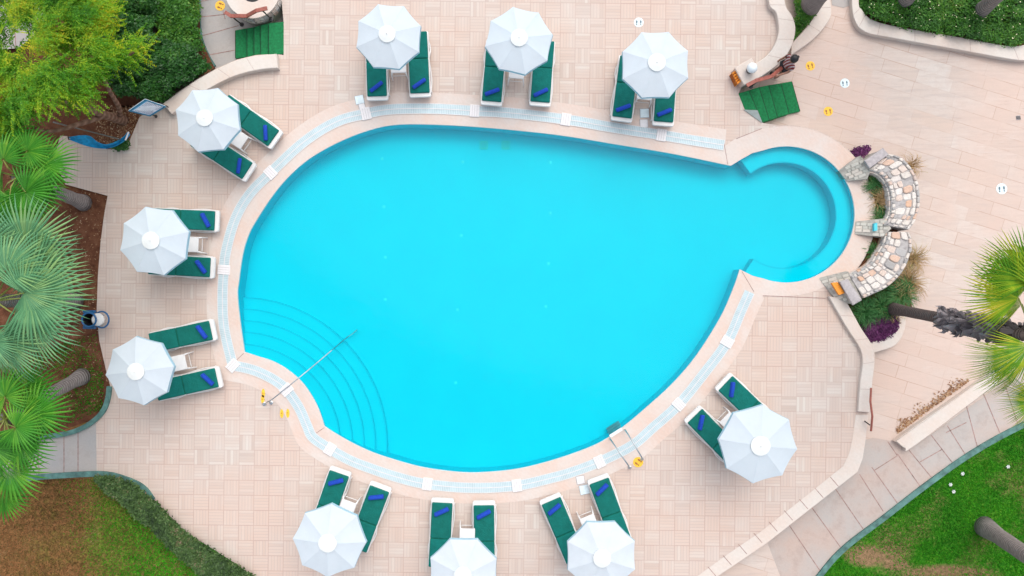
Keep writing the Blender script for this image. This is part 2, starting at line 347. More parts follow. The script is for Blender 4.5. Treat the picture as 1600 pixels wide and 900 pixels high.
# pixel order is counter-clockwise in the world
pool_px = cat(pool_main, 5)[:-1] + cat(pool_arc, 5)[:-1] + cat(pool_low, 5)[:-1] + circ
pool = pxp(pool_px, 0)
grate_a = cat([(1131,227),(1080,219),(1032,211),(955,199),(885,187),(800,177),(742,173.5),(675,170),(612,171),(571,178),(525,191),(475,222),(422,271),(390,304),(368,342),(354,390),(350,423),(348,470),(351,515),(364,571)], 6)
grate_b = cat([(364,571),(385,575),(404,581),(428,593),(447,608),(467,636),(480,665),(489,683),(515,701)], 6)
grate_c = cat([(515,701),(545,718),(575,730),(620,745),(667,756),(737,762),(807,758.5),(860,747),(895,737),(937,721),(987,696),(1020,668),(1061,631),(1100,583),(1136,534),(1157,487),(1171,456)], 6)
gpx = grate_a[:-1] + grate_b[:-1] + grate_c
gw = pxp(gpx, 0)
blocks_px = [(742,174),(885,187),(1032,211),(573,178),(422,271),(351,423),(364,571),(447,608),(515,701),(667,756),(807,759),(937,721),(1061,631),(1136,534)]
DECK_Z, LOW = 0.0, -0.6
ccw = CC; Cw = W2(*CC, 0)
def cpt(r, a): return (Cw[0]+r*math.cos(math.radians(a)), Cw[1]+r*math.sin(math.radians(a)))
outer_ring = [cpt(2.79, a) for a in range(-100, 108, 4)]

# ground, plaza, lawns, paths ------------------------------------------------
def sheet(name, polys, z, mat, kind='structure', **kw):
    V_, F_ = fill(polys, z); o = MB().add(V_, F_).build(name, mat); tag(o, kind=kind, **kw); return o
sheet('ground', [[(-250,-250),(250,-250),(250,250),(-250,250)], offset(pool, .06, True)], -.75, M['soil'])
plz = pxp([(1120,-140),(1322,-140),(1330,0),(1334,28),(1362,46),(1600,93),(1800,130),(1800,500),(1600,592),(1420,704),(1370,692),(1340,690),(1330,640),(1340,560),(1310,480)], LOW) + [(Cw[0]+2.6*math.cos(math.radians(a)), Cw[1]+2.6*math.sin(math.radians(a))) for a in range(-50, 92, 6)] + pxp([(1190,230),(1150,200),(1120,140)], LOW)
sheet('plaza', [plz], LOW, M['plaza'])
# retaining wall sides of the deck are part of the deck block
deck_out = [W2(*p) for p in [(218,183),(200,226),(192,233),(165,233),(152,222),(125,214),(94,212),(84,250),(102,288),(168,306),(162,340),(157,380),(153,430),(151,487),(155,532),(166,580),(172,602),(167,632),(148,656),(148,739),(180,744),(205,752),(225,763),(240,780),(262,803),(290,832),(330,856),(370,882),(400,904),(440,960),(520,1040),(950,1040),(1095,918),(1200,847),(1340,737),(1348,716),(1352,690),(1357,645),(1364,550),(1322,470)]]
deck_out += [cpt(2.79, a) for a in range(-45, 96, 5)]
deck_out += [W2(*p) for p in [(1192,192),(1154,146),(1163,128),(1192,118),(1215,98),(1232,75),(1240,45),(1235,25),(1217,0),(1205,-60),(1200,-120),(445,-120),(440,0),(443,34),(443,86),(432,84),(400,86),(370,93),(340,106),(310,122),(280,142),(252,160)]]
V_, F_ = fill([deck_out, offset(pool, .03, True)], 0.0)
mb = MB().add(V_, F_); n = len(deck_out)
mb.cm = 1; mb.add([(x,y,0) for x,y in deck_out]+[(x,y,-.9) for x,y in deck_out], [(i,(i+1)%n,n+(i+1)%n,n+i) for i in range(n)])
tag(mb.build('pool_deck', [M['tile'], M['coping2']]), kind='structure')
# stone coping round the water
band_out = offset(gw, .50)
band_out = band_out + [W2(1192,463), W2(1215,464)] + [cpt(2.55, a) for a in range(-88, -50, 6)] + [cpt(2.76, a) for a in range(-50, 96, 4)] + [W2(1190,201), W2(1150,216), W2(1133,228)]
V_, F_ = fill([band_out, pool], .005)
mb = MB().add(V_, F_)
n = len(pool)                                  # rounded inner lip of the coping, down to the water
lip = [(0,.005),(.0,-.05)]
mb.cm = 1
for k in range(n):
    a, b = pool[k], pool[(k+1) % n]; mb.add([(a[0],a[1],.005),(b[0],b[1],.005),(b[0],b[1],-.09),(a[0],a[1],-.09)], [(0,1,2,3)])
tag(mb.build('pool_coping', [M['coping'], M['block']]), kind='structure')
def seg(mb, a, b, w, z):
    a, b = Vector(a), Vector(b); d = (b-a).normalized()*0; t = (b-a).normalized(); nn = Vector((-t.y, t.x))*w/2
    mb.add([(*(a-nn),z),(*(b-nn),z),(*(b+nn),z),(*(a+nn),z)], [(0,1,2,3)])

mb = MB()
for a, b in (((1131,222),(1137,257)),((1159,424),(1178,456)),((1192,462),(1290,466)),((1190,201),(1150,217)),((381,552),(366,566)),((507,668),(492,678))): seg(mb, W2(*a), W2(*b), .018, .009)
tag(mb.build('coping_joints', M['joint']), kind='structure')
# pool basin, steps, bench, water --------------------------------------------
FLOOR = -.72
mb = MB(); n = len(pool)
V_, F_ = fill([pool], FLOOR); mb.add(V_, F_)
mb.add([(x,y,-.088) for x,y in pool]+[(x,y,FLOOR) for x,y in pool], [(i,(i+1)%n,n+(i+1)%n,n+i) for i in range(n)])
tag(mb.build('pool_basin', M['basin']), kind='structure')
SC = W2(372, 697, 0)
mb = MB()
for i, r in enumerate((160,179,197,215,233)):
    z = -.12-.105*i; k = (H-z)/H/50; c = W2(372, 697, z); rr = r*k
    pts = [(c[0], c[1])] + [(c[0]+rr*math.cos(math.radians(a)), c[1]+rr*math.sin(math.radians(a))) for a in np.arange(-14, 104, 2)]
    mb.cm = 0; mb.prism(pts, FLOOR-.1-.01*i, z)
    mb.cm = 1; p = [(c[0]+(rr-.004)*math.cos(math.radians(a)), c[1]+(rr-.004)*math.sin(math.radians(a))) for a in np.arange(-13, 103, 2)]
    q = [(c[0]+(rr-.035)*math.cos(math.radians(a)), c[1]+(rr-.035)*math.sin(math.radians(a))) for a in np.arange(-13, 103, 2)]
    mb.add([(x,y,z+.004) for x,y in p+q], [(j, j+1, len(p)+j+1, len(p)+j) for j in range(len(p)-1)])
tag(mb.build('pool_steps', [M['basin'], M['nose']]), kind='structure')
mb = MB(); zi = -.25; c = W2(1229, 335, 0)
inn = [(c[0]-.02+1.66*math.cos(math.radians(a)), c[1]+1.66*math.sin(math.radians(a))) for a in range(-124, 131, 3)]
out = [(c[0]+2.45*math.cos(math.radians(a)), c[1]+2.45*math.sin(math.radians(a))) for a in range(-124, 131, 3)]
mb.prism(out + inn[::-1], FLOOR-.1, zi)
q = [(c[0]-.02+1.70*math.cos(math.radians(a)), c[1]+1.70*math.sin(math.radians(a))) for a in range(-124, 131, 3)]
mb.cm = 1; mb.add([(x,y,zi+.004) for x,y in q+inn], [(j+1, j, len(q)+j, len(q)+j+1) for j in range(len(q)-1)])
tag(mb.build('pool_bench', [M['basin'], M['nose']]), kind='structure')
V_, F_ = fill([offset(pool, .02, True)], -.055)
tag(MB().add(V_, F_).build('water', M['water']), kind='structure')
# floor lights and drains in the basin
for i, (px, py) in enumerate([(597,248),(723,253),(600,323),(602,402),(721,368),(860,254),(860,333),(857,412),(602,468),(715,484),(853,479),(712,598)]):
    x, y, z = W(px, py, FLOOR); mb = MB().lathe((x,y,z), [(.05,0),(.05,.012),(.03,.016)], 12)
    tag(mb.build('pool_light', M['poollamp']), 'small round light set in the pool floor', 'pool light', 'lights in the pool floor')
for px, wd in ((756, 'left'), (790, 'right')):
    x, y, z = W(px, 227, FLOOR); t = thing('floor_drain', (x,y,z), f'{wd} of two green square drains on the pool floor near the top edge', 'drain', 'drains in the pool floor')
    mb = MB().box((x,y,z+.012),(.26,.26,.024)); mb.build('drain_frame', plain('drain_green_'+wd, (.0,.62,.52), .6), t)
    mb = MB()
    for k in range(5): mb.box((x-.09+k*.045, y, z+.028), (.02,.2,.01))
    mb.build('drain_slots', M['nose'], t)

# overflow grate ----------------------------------------------------------------
def resample(L, step):
    out = [L[0]]; acc = 0
    for a, b in zip(L[:-1], L[1:]):
        d = math.dist(a, b)
        while acc + d >= step:
            t = (step-acc)/d; a = (a[0]+(b[0]-a[0])*t, a[1]+(b[1]-a[1])*t); out.append(a); d = math.dist(a, b); acc = 0
        acc += d
    return out
gl = resample(gw, .055); o1, o2 = offset(gl, .15), offset(gl, -.15)
g = thing('overflow_grate', (*gl[0], 0), 'pale blue slatted overflow grate running round the teardrop pool', 'drain grate')
mb = MB(); n = len(gl); mb.add([(x,y,.010) for x,y in o1+o2], [(i+1, i, n+i, n+i+1) for i in range(n-1)]); mb.build('channel', M['channel'], g)
mb = MB()
for i in range(n-1):
    f = .62
    A = Vector(o1[i]); B = Vector(o2[i]); Cc = Vector(o2[i]).lerp(Vector(o2[i+1]), f); D = Vector(o1[i]).lerp(Vector(o1[i+1]), f)
    mb.add([(*A,.024),(*B,.024),(*Cc,.024),(*D,.024)], [(3,2,1,0)])
mb.build('slats', M['slat'], g)
for off in (0,):
    a1, a2 = offset(gl, off+.012), offset(gl, off-.012); mb = MB().add([(x,y,.030) for x,y in a1+a2], [(i+1, i, n+i, n+i+1) for i in range(n-1)]); mb.build('centre_strip', M['block'], g)
for s_ in (.157, -.157):
    a1, a2 = offset(gl, s_+.008), offset(gl, s_-.008); mb = MB().add([(x,y,.027) for x,y in a1+a2], [(i+1, i, n+i, n+i+1) for i in range(n-1)]); mb.build('edge_strip', M['block'], g)
names_b = ['above the pool between the left and middle umbrellas','above the pool between the middle and right umbrellas','above the pool below the top right umbrella','beside the two small lids at the top left of the pool','at the upper left bend by the hammock side loungers','at the far left by the loungers','at the sharp left corner above the pool steps','under the stair handrail','at the lower corner below the pool steps','above the bottom left loungers','above the bottom middle loungers','left of the pool ladder','beside the lone umbrella pair','highest on the lower right side']
for (px, py), lb in zip(blocks_px, names_b):
    x, y = W2(px, py); i = min(range(len(gl)), key=lambda k: math.dist(gl[k], (x, y))); a, b = gl[max(i-2,0)], gl[min(i+2,n-1)]; an = math.atan2(b[1]-a[1], b[0]-a[0])
    t = thing('grate_cover', (gl[i][0], gl[i][1], 0), 'white square cover plate '+lb, 'cover plate', 'white plates in the overflow grate', an)
    mb = MB().prism([(-.15,-.19),(.15,-.19),(.15,.19),(-.15,.19)], .005, .045, .006); mb.build('plate', M['block'], t, rel=False)
    mb = MB()
    for u in (-.075, 0, .075): mb.box((u, 0, .0455), (.008,.34,.004))
    mb.build('groove', M['slab'], t, rel=False)
for px, py, w, a, lb in ((562,156,.26,12,'small white lid beside the top left umbrella loungers, farther from the grate'),(566,167,.19,14,'small white lid touching the grate plate at the top left'),(1007,177,.27,2,'larger pale lid between the top right loungers'),(1006,193,.24,2,'smaller white lid between the top right loungers and the grate'),(907,750,.24,10,'white lid beside the grate above the lounger near the ladder'),(913,765,.28,12,'pale square lid beside the lounger near the ladder')):
    x, y = W2(px, py); t = thing('skimmer_lid', (x,y,0), lb, 'lid', 'square lids in the deck', math.radians(a))
    MB().prism([(-w/2,-w/2),(w/2,-w/2),(w/2,w/2),(-w/2,w/2)], .004, .03, .006).build('lid', M['block'] if w < .25 else M['pale'], t, rel=False)
    MB().prism([(-w/2-.015,-w/2-.015),(w/2+.015,-w/2-.015),(w/2+.015,w/2+.015),(-w/2-.015,w/2+.015)], .003, .010).build('frame', M['slab'], t, rel=False)

# paths and kerbs -----------------------------------------------------------------
def path(name, px, z, joints, mat, w=.026):
    V_, F_ = fill([pxp(px, z)], z); mb = MB().add(V_, F_); mb.cm = 1
    for a, b in joints: seg(mb, W2(*a, z), W2(*b, z), w, z+.004)
    return tag(mb.build(name, [mat, M['joint']]), kind='structure')
LZ = LOW+.004
rp = [(1090,925),(1200,842),(1330,735),(1340,690),(1365,684),(1400,690),(1425,700),(1600,575),(1740,470),(1900,500),(1600,664),(1520,708),(1450,757),(1380,811),(1320,857),(1278,905),(1200,1010),(1000,1010)]
path('path', rp, LZ, [((1196,845),(1220,905)),((1232,819),(1282,893)),((1267,791),(1314,856)),((1304,762),(1349,827)),((1343,741),(1380,799)),((1362,730),(1402,786)),((1402,709),(1437,759)),((1420,703),(1457,748)),((1455,680),(1488,723)),((1480,665),(1510,713)),((1510,634),(1528,702)),((1537,616),(1562,676)),((1568,594),(1590,662)),((1366,735),(1402,712)),((1387,690),(1402,712)),((1437,722),(1472,702)),((1478,676),(1510,660))], M['pathr'])
path('path', [(306,-90),(450,-90),(460,0),(444,40),(444,95),(330,118),(336,104),(322,84),(313,60),(309,30)], LZ, [((309,27),(356,22)),((312,57),(373,40)),((320,87),(369,78)),((309,3),(345,-4)),((338,-20),(352,30))], M['path'])
path('path', [(-80,690),(0,692),(60,684),(110,677),(146,660),(150,655),(151,742),(100,741),(50,746),(0,757),(-80,765)], .004, [((100,676),(100,742)),((122,670),(122,742)),((60,684),(61,745)),((0,727),(147,711))][:3], M['path'])
path('path', [(-150,-90),(75,-90),(70,40),(30,75),(-150,90)], LZ, [((-20,20),(72,5)),((20,-40),(25,78))], M['path'])
path('path', [(1292,-60),(1336,-60),(1331,8),(1318,12),(1300,8)], LZ+.004, [], M['path'])
def kerb(px, z0, z1, w, label, mat=None, name='kerb', cat_='kerb', n=5):
    c = [W2(*p, z1) for p in cat(px, n)]; a, b = offset(c, w/2), offset(c, -w/2)
    mb = MB(); N = len(c)
    for i in range(N-1):
        r = lambda p, z: (p[0], p[1], z)
        mb.add([r(a[i],z0),r(a[i],z1),r(b[i],z1),r(b[i],z0),r(a[i+1],z0),r(a[i+1],z1),r(b[i+1],z1),r(b[i+1],z0)], [(0,1,5,4),(1,2,6,5),(2,3,7,6)]+([(0,3,2,1)] if i == 0 else [])+([(4,5,6,7)] if i == N-2 else []))
    return tag(mb.build(name, mat or M['kerb']), label, cat_)
kerb([(1200,1010),(1279,903),(1320,857),(1380,811),(1450,757),(1520,708),(1600,664),(1760,590)], -.7, LOW+.07, .17, 'teal painted kerb between the concrete path and the green lawn')
kerb([(306,-90),(309,0),(309,30),(313,60),(322,84),(334,104)], -.7, LOW+.07, .14, 'teal kerb beside the grey path and dark shrubs')
kerb([(-60,690),(30,689),(70,683),(110,676),(140,662),(160,643),(168,622),(170,604)], -.1, .07, .15, 'teal kerb curving round the bed below the palms')
kerb([(-60,765),(0,756),(50,747),(100,743),(160,741),(195,749),(222,762),(238,782)], -.1, .07, .17, 'teal kerb along the top of the dry lawn')
# garden beds left ---------------------------------------------------------------
def block(name, px, z, mat, z0=-.8, **kw):
    P_ = pxp(px, z); V_, F_ = fill([P_], z); mb = MB().add(V_, F_); N = len(P_)
    if area(P_) < 0: P_ = P_[::-1]
    mb.add([(x,y,z) for x,y in P_]+[(x,y,z0) for x,y in P_], [(i,N+i,N+(i+1)%N,(i+1)%N) for i in range(N)])
    return tag(mb.build(name, mat), **kw)
block('garden_bed', [(-400,150),(140,150),(222,178),(235,185),(225,300),(250,640),(200,700),(60,690),(-400,700)], -.06, M['soil'], kind='structure')
block('lawn', [(-400,700),(60,684),(150,655),(190,700),(300,780),(480,960),(480,1100),(-400,1100)], -.05, M['lawnl'], kind='structure')
block('shrub_soil', [(-60,92),(60,80),(90,-90),(306,-90),(313,60),(335,106),(260,165),(-60,165)], -.5, M['soil'], kind='structure')
sheet('lawn', [pxp([(1279,905),(1320,857),(1380,811),(1450,757),(1520,708),(1600,664),(1760,590),(2100,600),(2100,1200),(1200,1200),(1200,1010)], LOW+.03)], LOW+.03, M['lawnr'])

# walls --------------------------------------------------------------------------
def band_wall(name, outer, inner, z0, z1, mat, label, cat_='wall', joints=0):
    o_ = cat([W2(*p, z1) for p in outer], 6); i_ = cat([W2(*p, z1) for p in inner], 6)
    n = min(len(o_), len(i_)); mb = MB()
    mb.prism(o_ + i_[::-1], z0, z1, .015)
    w = tag(mb.build(name, mat), label, cat_)
    if joints:
        jm = MB()
        for k in range(1, joints):
            a = Vector(o_[int(k*(len(o_)-1)/joints)]); b = Vector(i_[int(k*(len(i_)-1)/joints)])
            jm.tube([(*a.lerp(b, .04), z1-.004), (*a.lerp(b, .96), z1-.004)], .008, 4)
        jm.build('joint', M['joint'], w, rel=False)
    return w
band_wall('low_wall', [(432,84),(400,87),(370,94),(340,107),(310,123),(280,143),(254,162)], [(434,106),(410,108),(385,113),(360,121),(332,135),(303,153),(268,178)], -.7, .25, M['coping2'], 'pale curved low wall beside the green steps near the round planter', joints=4)
band_wall('low_wall', [(1222,-90),(1226,0),(1238,25),(1243,47),(1235,76),(1218,99),(1190,119)], [(1200,-90),(1201,0),(1213,20),(1217,48),(1209,73),(1192,92),(1166,107)], -.7, .20, M['coping2'], 'pale curved low wall leading to the globe lamp pillar', joints=5)
band_wall('low_wall', [(1320,466),(1344,510),(1366,549),(1363,600),(1359,645)], [(1295,463),(1322,510),(1347,553),(1344,600),(1341,643)], -.7, .14, M['coping2'], 'pale angled low wall between the deck and the plaza planter', joints=5)
band_wall('planter_kerb', [(1299,-60),(1298,0),(1297,28),(1272,60),(1236,86)], [(1275,-60),(1276,2),(1272,25),(1258,45),(1237,68)], -.74, LOW+.22, M['coping2'], 'short pale kerb round the small bed at the top right', 'kerb', joints=3)
band_wall('planter_kerb', [(1331,-60),(1331,0),(1336,32),(1353,50),(1400,60),(1500,78),(1592,94),(1620,90)], [(1345,-60),(1342,2),(1347,15),(1362,30),(1400,41),(1500,58),(1583,72),(1620,62)], -.74, LOW+.22, M['coping2'], 'long pale kerb in front of the top right hedge', 'kerb', joints=8)
band_wall('retaining_wall', [(1401,690),(1414,700),(1426,699),(1520,628),(1600,570),(1700,500)], [(1400,690),(1408,682),(1500,618),(1540,590),(1600,548),(1700,478)], -.74, LOW+.22, M['coping2'], 'long pale wall between the plaza and the lower concrete path')
sheet('plaza', [pxp([(1060,925),(1098,912),(1197,843),(1221,905),(1250,980),(1060,980)], LZ+.006)], LZ+.006, M['plaza'])
# light band of slabs along the lower right deck edge
mb = MB(); edge = [(1095,918),(1150,881),(1200,847),(1270,792),(1340,737),(1348,716),(1352,690),(1357,648)]
a = pxp(edge, .005); inn = pxp([(1083,905),(1137,866),(1187,832),(1257,777),(1318,728),(1327,708),(1332,686),(1337,648)], .005)
mb.add([(x,y,.006) for x,y in a+inn], [(i, i+1, len(a)+i+1, len(a)+i) for i in range(len(a)-1)])
mb.cm = 1
for k in range(10):
    t = k/9; p = Vector((1095,918)).lerp(Vector((1310,760)), t); q = p+Vector((-13,-15)); seg(mb, W2(*p), W2(*q), .02, .010)
tag(mb.build('deck_edging', [M['coping2'], M['joint']]), kind='structure')
# leaf litter gutter along the retaining wall
def litter_mat():
    t = NT('dry_litter'); g_ = t.n('ShaderNodeNewGeometry').outputs['Random Per Island']; return t.done(t.ramp(g_, [(0,(.14,.06,.03)),(.5,(.30,.15,.07)),(1,(.46,.32,.20))]), .9)
M['litter'] = litter_mat()
def quads(P, S, N=None, tilt=.4):
    """many small leaf-like quads at points P (n,3) with half size S (n,)"""
    n = len(P); a = rng.uniform(0, 2*PI, n); d = np.stack([np.cos(a), np.sin(a), rng.normal(0, tilt, n)], 1); d /= np.linalg.norm(d, axis=1)[:, None]
    r = rng.normal(size=(n, 3)); r[:, 2] *= tilt; b = np.cross(d, np.array([0,0,1.])) + r*.25*tilt*2; b /= np.linalg.norm(b, axis=1)[:, None]
    S = S[:, None]; v = np.stack([P-d*S, P+b*S*.45, P+d*S, P-b*S*.45], 1).reshape(-1, 3)
    return v, np.arange(n*4).reshape(-1, 4)
def cloud(name, P, S, mat, parent=None, tilt=.6, **kw):
    v, f = quads(P, S, tilt=tilt)
    if parent is not None: v = v - np.array(parent.location)[None, :]
    me = bpy.data.meshes.new(name); me.from_pydata(v.tolist(), [], f.tolist()); me.materials.append(mat); me.update()
    o = bpy.data.objects.new(name, me); C.objects.link(o)
    if parent is not None: o.parent = parent
    return tag(o, **kw) if kw else o
t_ = rng.random(800)**1.1; nx = -np.abs(rng.normal(0, 4.5, 800))*(.4+.6*np.abs(np.sin(t_*13)))
P_ = np.array([W(1404+(1515-1404)*t+n_*.9, 678+(597-678)*t+n_*1.3, LOW+.01+.02*random.random()) for t, n_ in zip(t_, nx-1)])
cloud('leaf_litter', P_, rng.uniform(.015,.05,800), M['litter'], tilt=.15, kind='stuff', label='brown dry leaves gathered along the foot of the pale plaza wall', cat_='leaf litter')

# carpeted steps -------------------------------------------------------------------
def stair(tops, bots, zs, label, extra=None):
    c = W(*tops[0], zs[0]); t = thing('carpeted_steps', c, label, 'steps', 'green carpeted steps')
    for i, z in enumerate(zs):
        q = [W2(*tops[i], z), W2(*tops[i+1], z), W2(*bots[i+1], z), W2(*bots[i], z)]
        sp = MB().prism(q, -.72, z, .012).build('step', M['carpet'], t)
        a_, b_ = Vector(q[1]), Vector(q[2]); mb = MB(); mb.tube([(*a_.lerp(b_, .01), z-.02), (*a_.lerp(b_, .99), z-.02)], .022, 6); n_ = mb.build('nosing', M['nosing'], sp, rel=False); n_.location = tuple(-c_ for c_ in t.location)  # darker green strip marks the edge of each tread
    return t
stair([(443,34),(420,36),(407.5,39),(397,42),(386,44),(368,47)], [(443,84),(420,86),(407.5,87),(397,88),(386,89),(368,91)], [.02,-.11,-.24,-.37,-.50], 'straight green carpeted steps between the round planter and the curved wall')
st = stair([(1154,146),(1170,141),(1186,136),(1201,133),(1220,130),(1237,127)], [(1164,171),(1191,191),(1202,187.5),(1215,183.5),(1233,178),(1250,174)], [.02,-.10,-.22,-.34,-.50], 'slanting green carpeted steps with a folded corner below the lamp pillar')
MB().prism([W2(1162,171,.05), W2(1184,172,.05), W2(1192,192,.05)], .02, .028).build('folded_corner', M['underlay'], st)
# round planter
cx, cy = W2(394, -14, .30)
t = thing('round_planter', (cx,cy,0), 'round white stone planter beside the straight green steps', 'planter')
mb = MB().lathe((cx,cy,-.6), [(.80,0),(.80,.8),(.84,.83),(.84,.90),(.34,.90),(.34,.75),(.0,.75)], 40); mb.build('rim', M['coping2'], t)
MB().lathe((cx,cy,0), [(.335,.15),(.335,.20),(.01,.22)], 24).build('dark_soil', M['black'], t)
mb = MB()
for k in range(34):
    a = 2*PI*k/34+random.uniform(-.04,.04); w = random.uniform(.06,.1)
    for z in (-.1, .08): mb.box((cx+.81*math.cos(a), cy+.81*math.sin(a), z+random.uniform(-.03,.03)), (.07, w*1.6, .16), a)
mb.build('cladding', M['stone'], t)
# handrails
def rail(pts, posts, label):
    t = thing('stair_handrail', W(posts[0][0], posts[0][1], posts[0][2]), label, 'handrail', 'handrails by the steps')
    P_ = [W(*p) for p in pts]; mb = MB()
    for a, b in zip(P_[:-1], P_[1:]):
        a_, b_ = Vector(a), Vector(b); d = (b_-a_); mid = (a_+b_)/2; mb.box(tuple(mid), (d.length+.05, .11, .05), math.atan2(d.y, d.x), -math.asin(d.z/d.length))
    mb.build('rail', M['wood'], t)
    for bx, by, bz, tx, ty, tz in posts:
        b = W(bx, by, bz); e = W(tx, ty, tz); MB().tube([b, e], .022, 8).build('post', M['iron'], t); MB().lathe(b, [(.07,0),(.07,.02),(.03,.04)], 14).build('foot_plate', M['iron'], t)
rail([(352.5,19.5,.20),(361,25,.22),(385.6,25,.4),(401,16.5,.86),(416,13,.9)], [(378,38.5,-.6,363.5,27,.25),(424,30,0,410,16.5,.88)], 'wavy red-brown handrail beside the round planter')
rail([(1168,133,.84),(1181,126,.84),(1205,119.5,.6),(1223,105,.25),(1231,99,.2)], [(1173,135.5,0,1184.5,126,.8),(1206,115,-.5,1215,110.5,.38)], 'red-brown handrail the person holds beside the lamp pillar')
t = thing('stair_handrail', W(1352,660,0), 'narrow red handrail at the lower end of the angled wall', 'handrail', 'handrails by the steps')
P_ = [W(1361,606,.35), W(1360,628,.4), W(1363,650,.4), W(1361,673,.15)]; mb = MB().tube(P_, .035, 8); mb.build('rail', M['wood'], t)
MB().tube([W(1351,658,0), W(1359,664,.3)], .02, 8).build('post', M['iron'], t)
# lamp pillar
q = pxp([(1149,106),(1174,92),(1190,118),(1163,131)], .5); c = W(1170,112,0)
t = thing('lamp_pillar', c, 'pale square pillar at the end of the curved wall by the slanting steps', 'pillar')
MB().prism(q, -.7, .46, .01).build('shaft', M['coping2'], t); MB().prism(offset(q if area(q) > 0 else q[::-1], .02, True), .46, .51, .012).build('cap', M['coping2'], t)
gp = W(1171, 110, .51)
t = thing('globe_lamp', gp, 'white globe lamp with dark base on the square pillar', 'lamp')
MB().lathe(gp, [(.10,0),(.11,.03),(.09,.12),(.06,.14)], 20).build('lamp_base', M['iron'], t)
gc = (gp[0], gp[1], gp[2]+.27); MB().lathe(gc, [(.16*math.cos(a), .16*math.sin(a)) for a in np.linspace(-PI/2+.3, PI/2-.01, 14)], 24).build('globe', M['globe'], t, True)
q = [Vector(W2(*p, .35)) for p in [(1144,113),(1151,109),(1160,126),(1153,132)]]
t = thing('orange_life_vest', (*W2(1152,121,.2), 0), 'bright orange ridged bundle leaning on the lamp pillar', 'life vest')
mb = MB()
for k in range(5):
    a = q[0].lerp(q[3], (k+.1)/5); b = q[0].lerp(q[3], (k+.85)/5); d = q[1].lerp(q[2], (k+.85)/5); e = q[1].lerp(q[2], (k+.1)/5); mb.prism([tuple(a),tuple(b),tuple(d),tuple(e)], .006, .34+.05*random.random(), .02)
mb.build('panel', M['orange'], t)
mb = MB().prism([tuple(q[0].lerp(q[3],.05)),tuple(q[0].lerp(q[3],.95)),tuple(q[1].lerp(q[2],.93)),tuple(q[1].lerp(q[2],.07))], .004, .30); mb.build('strap', plain('strap_orange',(.5,.12,.01)), t)

# stone arcs at the round pool -------------------------------------------------------
def bent(L, u):
    k = u*(len(L)-1); i = min(int(k), len(L)-2); f = k-i; return Vector(L[i]).lerp(Vector(L[i+1]), f)
def rubble(inner, outer, z, label):
    I = resample(cat([W2(*p, z) for p in inner], 8), .05); O = cat([W2(*p, z) for p in outer], 8); O = resample(O, .05)
    base = (I[0][0], I[0][1], -.6); t = thing('stone_wall', base, label, 'stone wall', 'curved stone walls by the round pool')
    MB().prism(O + I[::-1], -.74, z-.02).build('core', M['mortar'], t)
    st_ = MB(); u = 0.0; ln = (len(I)+len(O))/2*.05
    def stone(u0, u1, v0, v1, zt):
        g = .006/ln*1.2; gv = .014
        c = [bent(I, u0+g).lerp(bent(O, u0+g), v0+gv), bent(I, u1-g).lerp(bent(O, u1-g), v0+gv), bent(I, u1-g).lerp(bent(O, u1-g), v1-gv), bent(I, u0+g).lerp(bent(O, u0+g), v1-gv)]
        c = [Vector((p.x+random.uniform(-.016,.016), p.y+random.uniform(-.016,.016))) for p in c]
        m_ = sum(c, Vector((0,0)))/4
        poly = []
        for i in range(4):                     # cut corners
            p, q1, q2 = c[i], c[i-1], c[(i+1) % 4]; k_ = random.uniform(.1,.28); poly += [tuple(p.lerp(q1, k_)), tuple(p.lerp(q2, k_))]
        st_.prism(poly, z-.08, zt, .018)
    while u < .985:                       # edge courses
        du = random.uniform(.10,.20)/ln; u1 = min(1, u+du)
        stone(u, u1, 0, .14, z+random.uniform(.01,.05)); u = u1
    u = 0
    while u < .985:
        du = random.uniform(.10,.2)/ln; u1 = min(1, u+du); stone(u, u1, .87, 1, z+random.uniform(.01,.05)); u = u1
    u = 0
    while u < .985:
        du = random.uniform(.11,.26)/ln; u1 = min(1, u+du); v = .14
        while v < .87:
            dv = random.uniform(.14,.42); v1 = v+dv
            if v1 > .78: v1 = .87
            if random.random() < .93: stone(u, u1, v, v1, z+random.uniform(-.01,.035))
            v = v1
        u = u1
    # courses on the inner face
    for zz in np.arange(-.06, z-.1, .14):
        u = random.uniform(0,.02)
        while u < .97:
            u1 = min(1, u+random.uniform(.14,.3)/ln); a, b = bent(I, u+.004), bent(I, u1-.004); d = (b-a).normalized(); nn = Vector((d.y, -d.x))
            if (bent(O, u)-a).dot(nn) > 0: nn = -nn
            m_ = (a+b)/2 + nn*.012; st_.box((m_.x, m_.y, zz+.065), ((b-a).length, .07, .12), math.atan2(d.y, d.x)); u = u1
    st_.build('stones', M['stone'], t)
    return t
rubble([(1357,266),(1372,270),(1385,283),(1392,303),(1393,328),(1388,343),(1381,352)], [(1388,240),(1408,246),(1426,265),(1436,292),(1437,322),(1430,345),(1420,359)], .42, 'upper curved rubble stone wall between the two flat legs')
rubble([(1388,362),(1384,379),(1373,397),(1363,413),(1346,423),(1328,432)], [(1421,363),(1425,376),(1423,395),(1416,414),(1406,430),(1387,448),(1363,460),(1349,466)], .40, 'lower curved rubble stone wall above the ornamental grass')
def inside(x, y, Q):
    r = False
    for i in range(len(Q)):
        a, b = Q[i], Q[i-1]
        if (a[1] > y) != (b[1] > y) and x < (b[0]-a[0])*(y-a[1])/(b[1]-a[1])+a[0]: r = not r
    return r
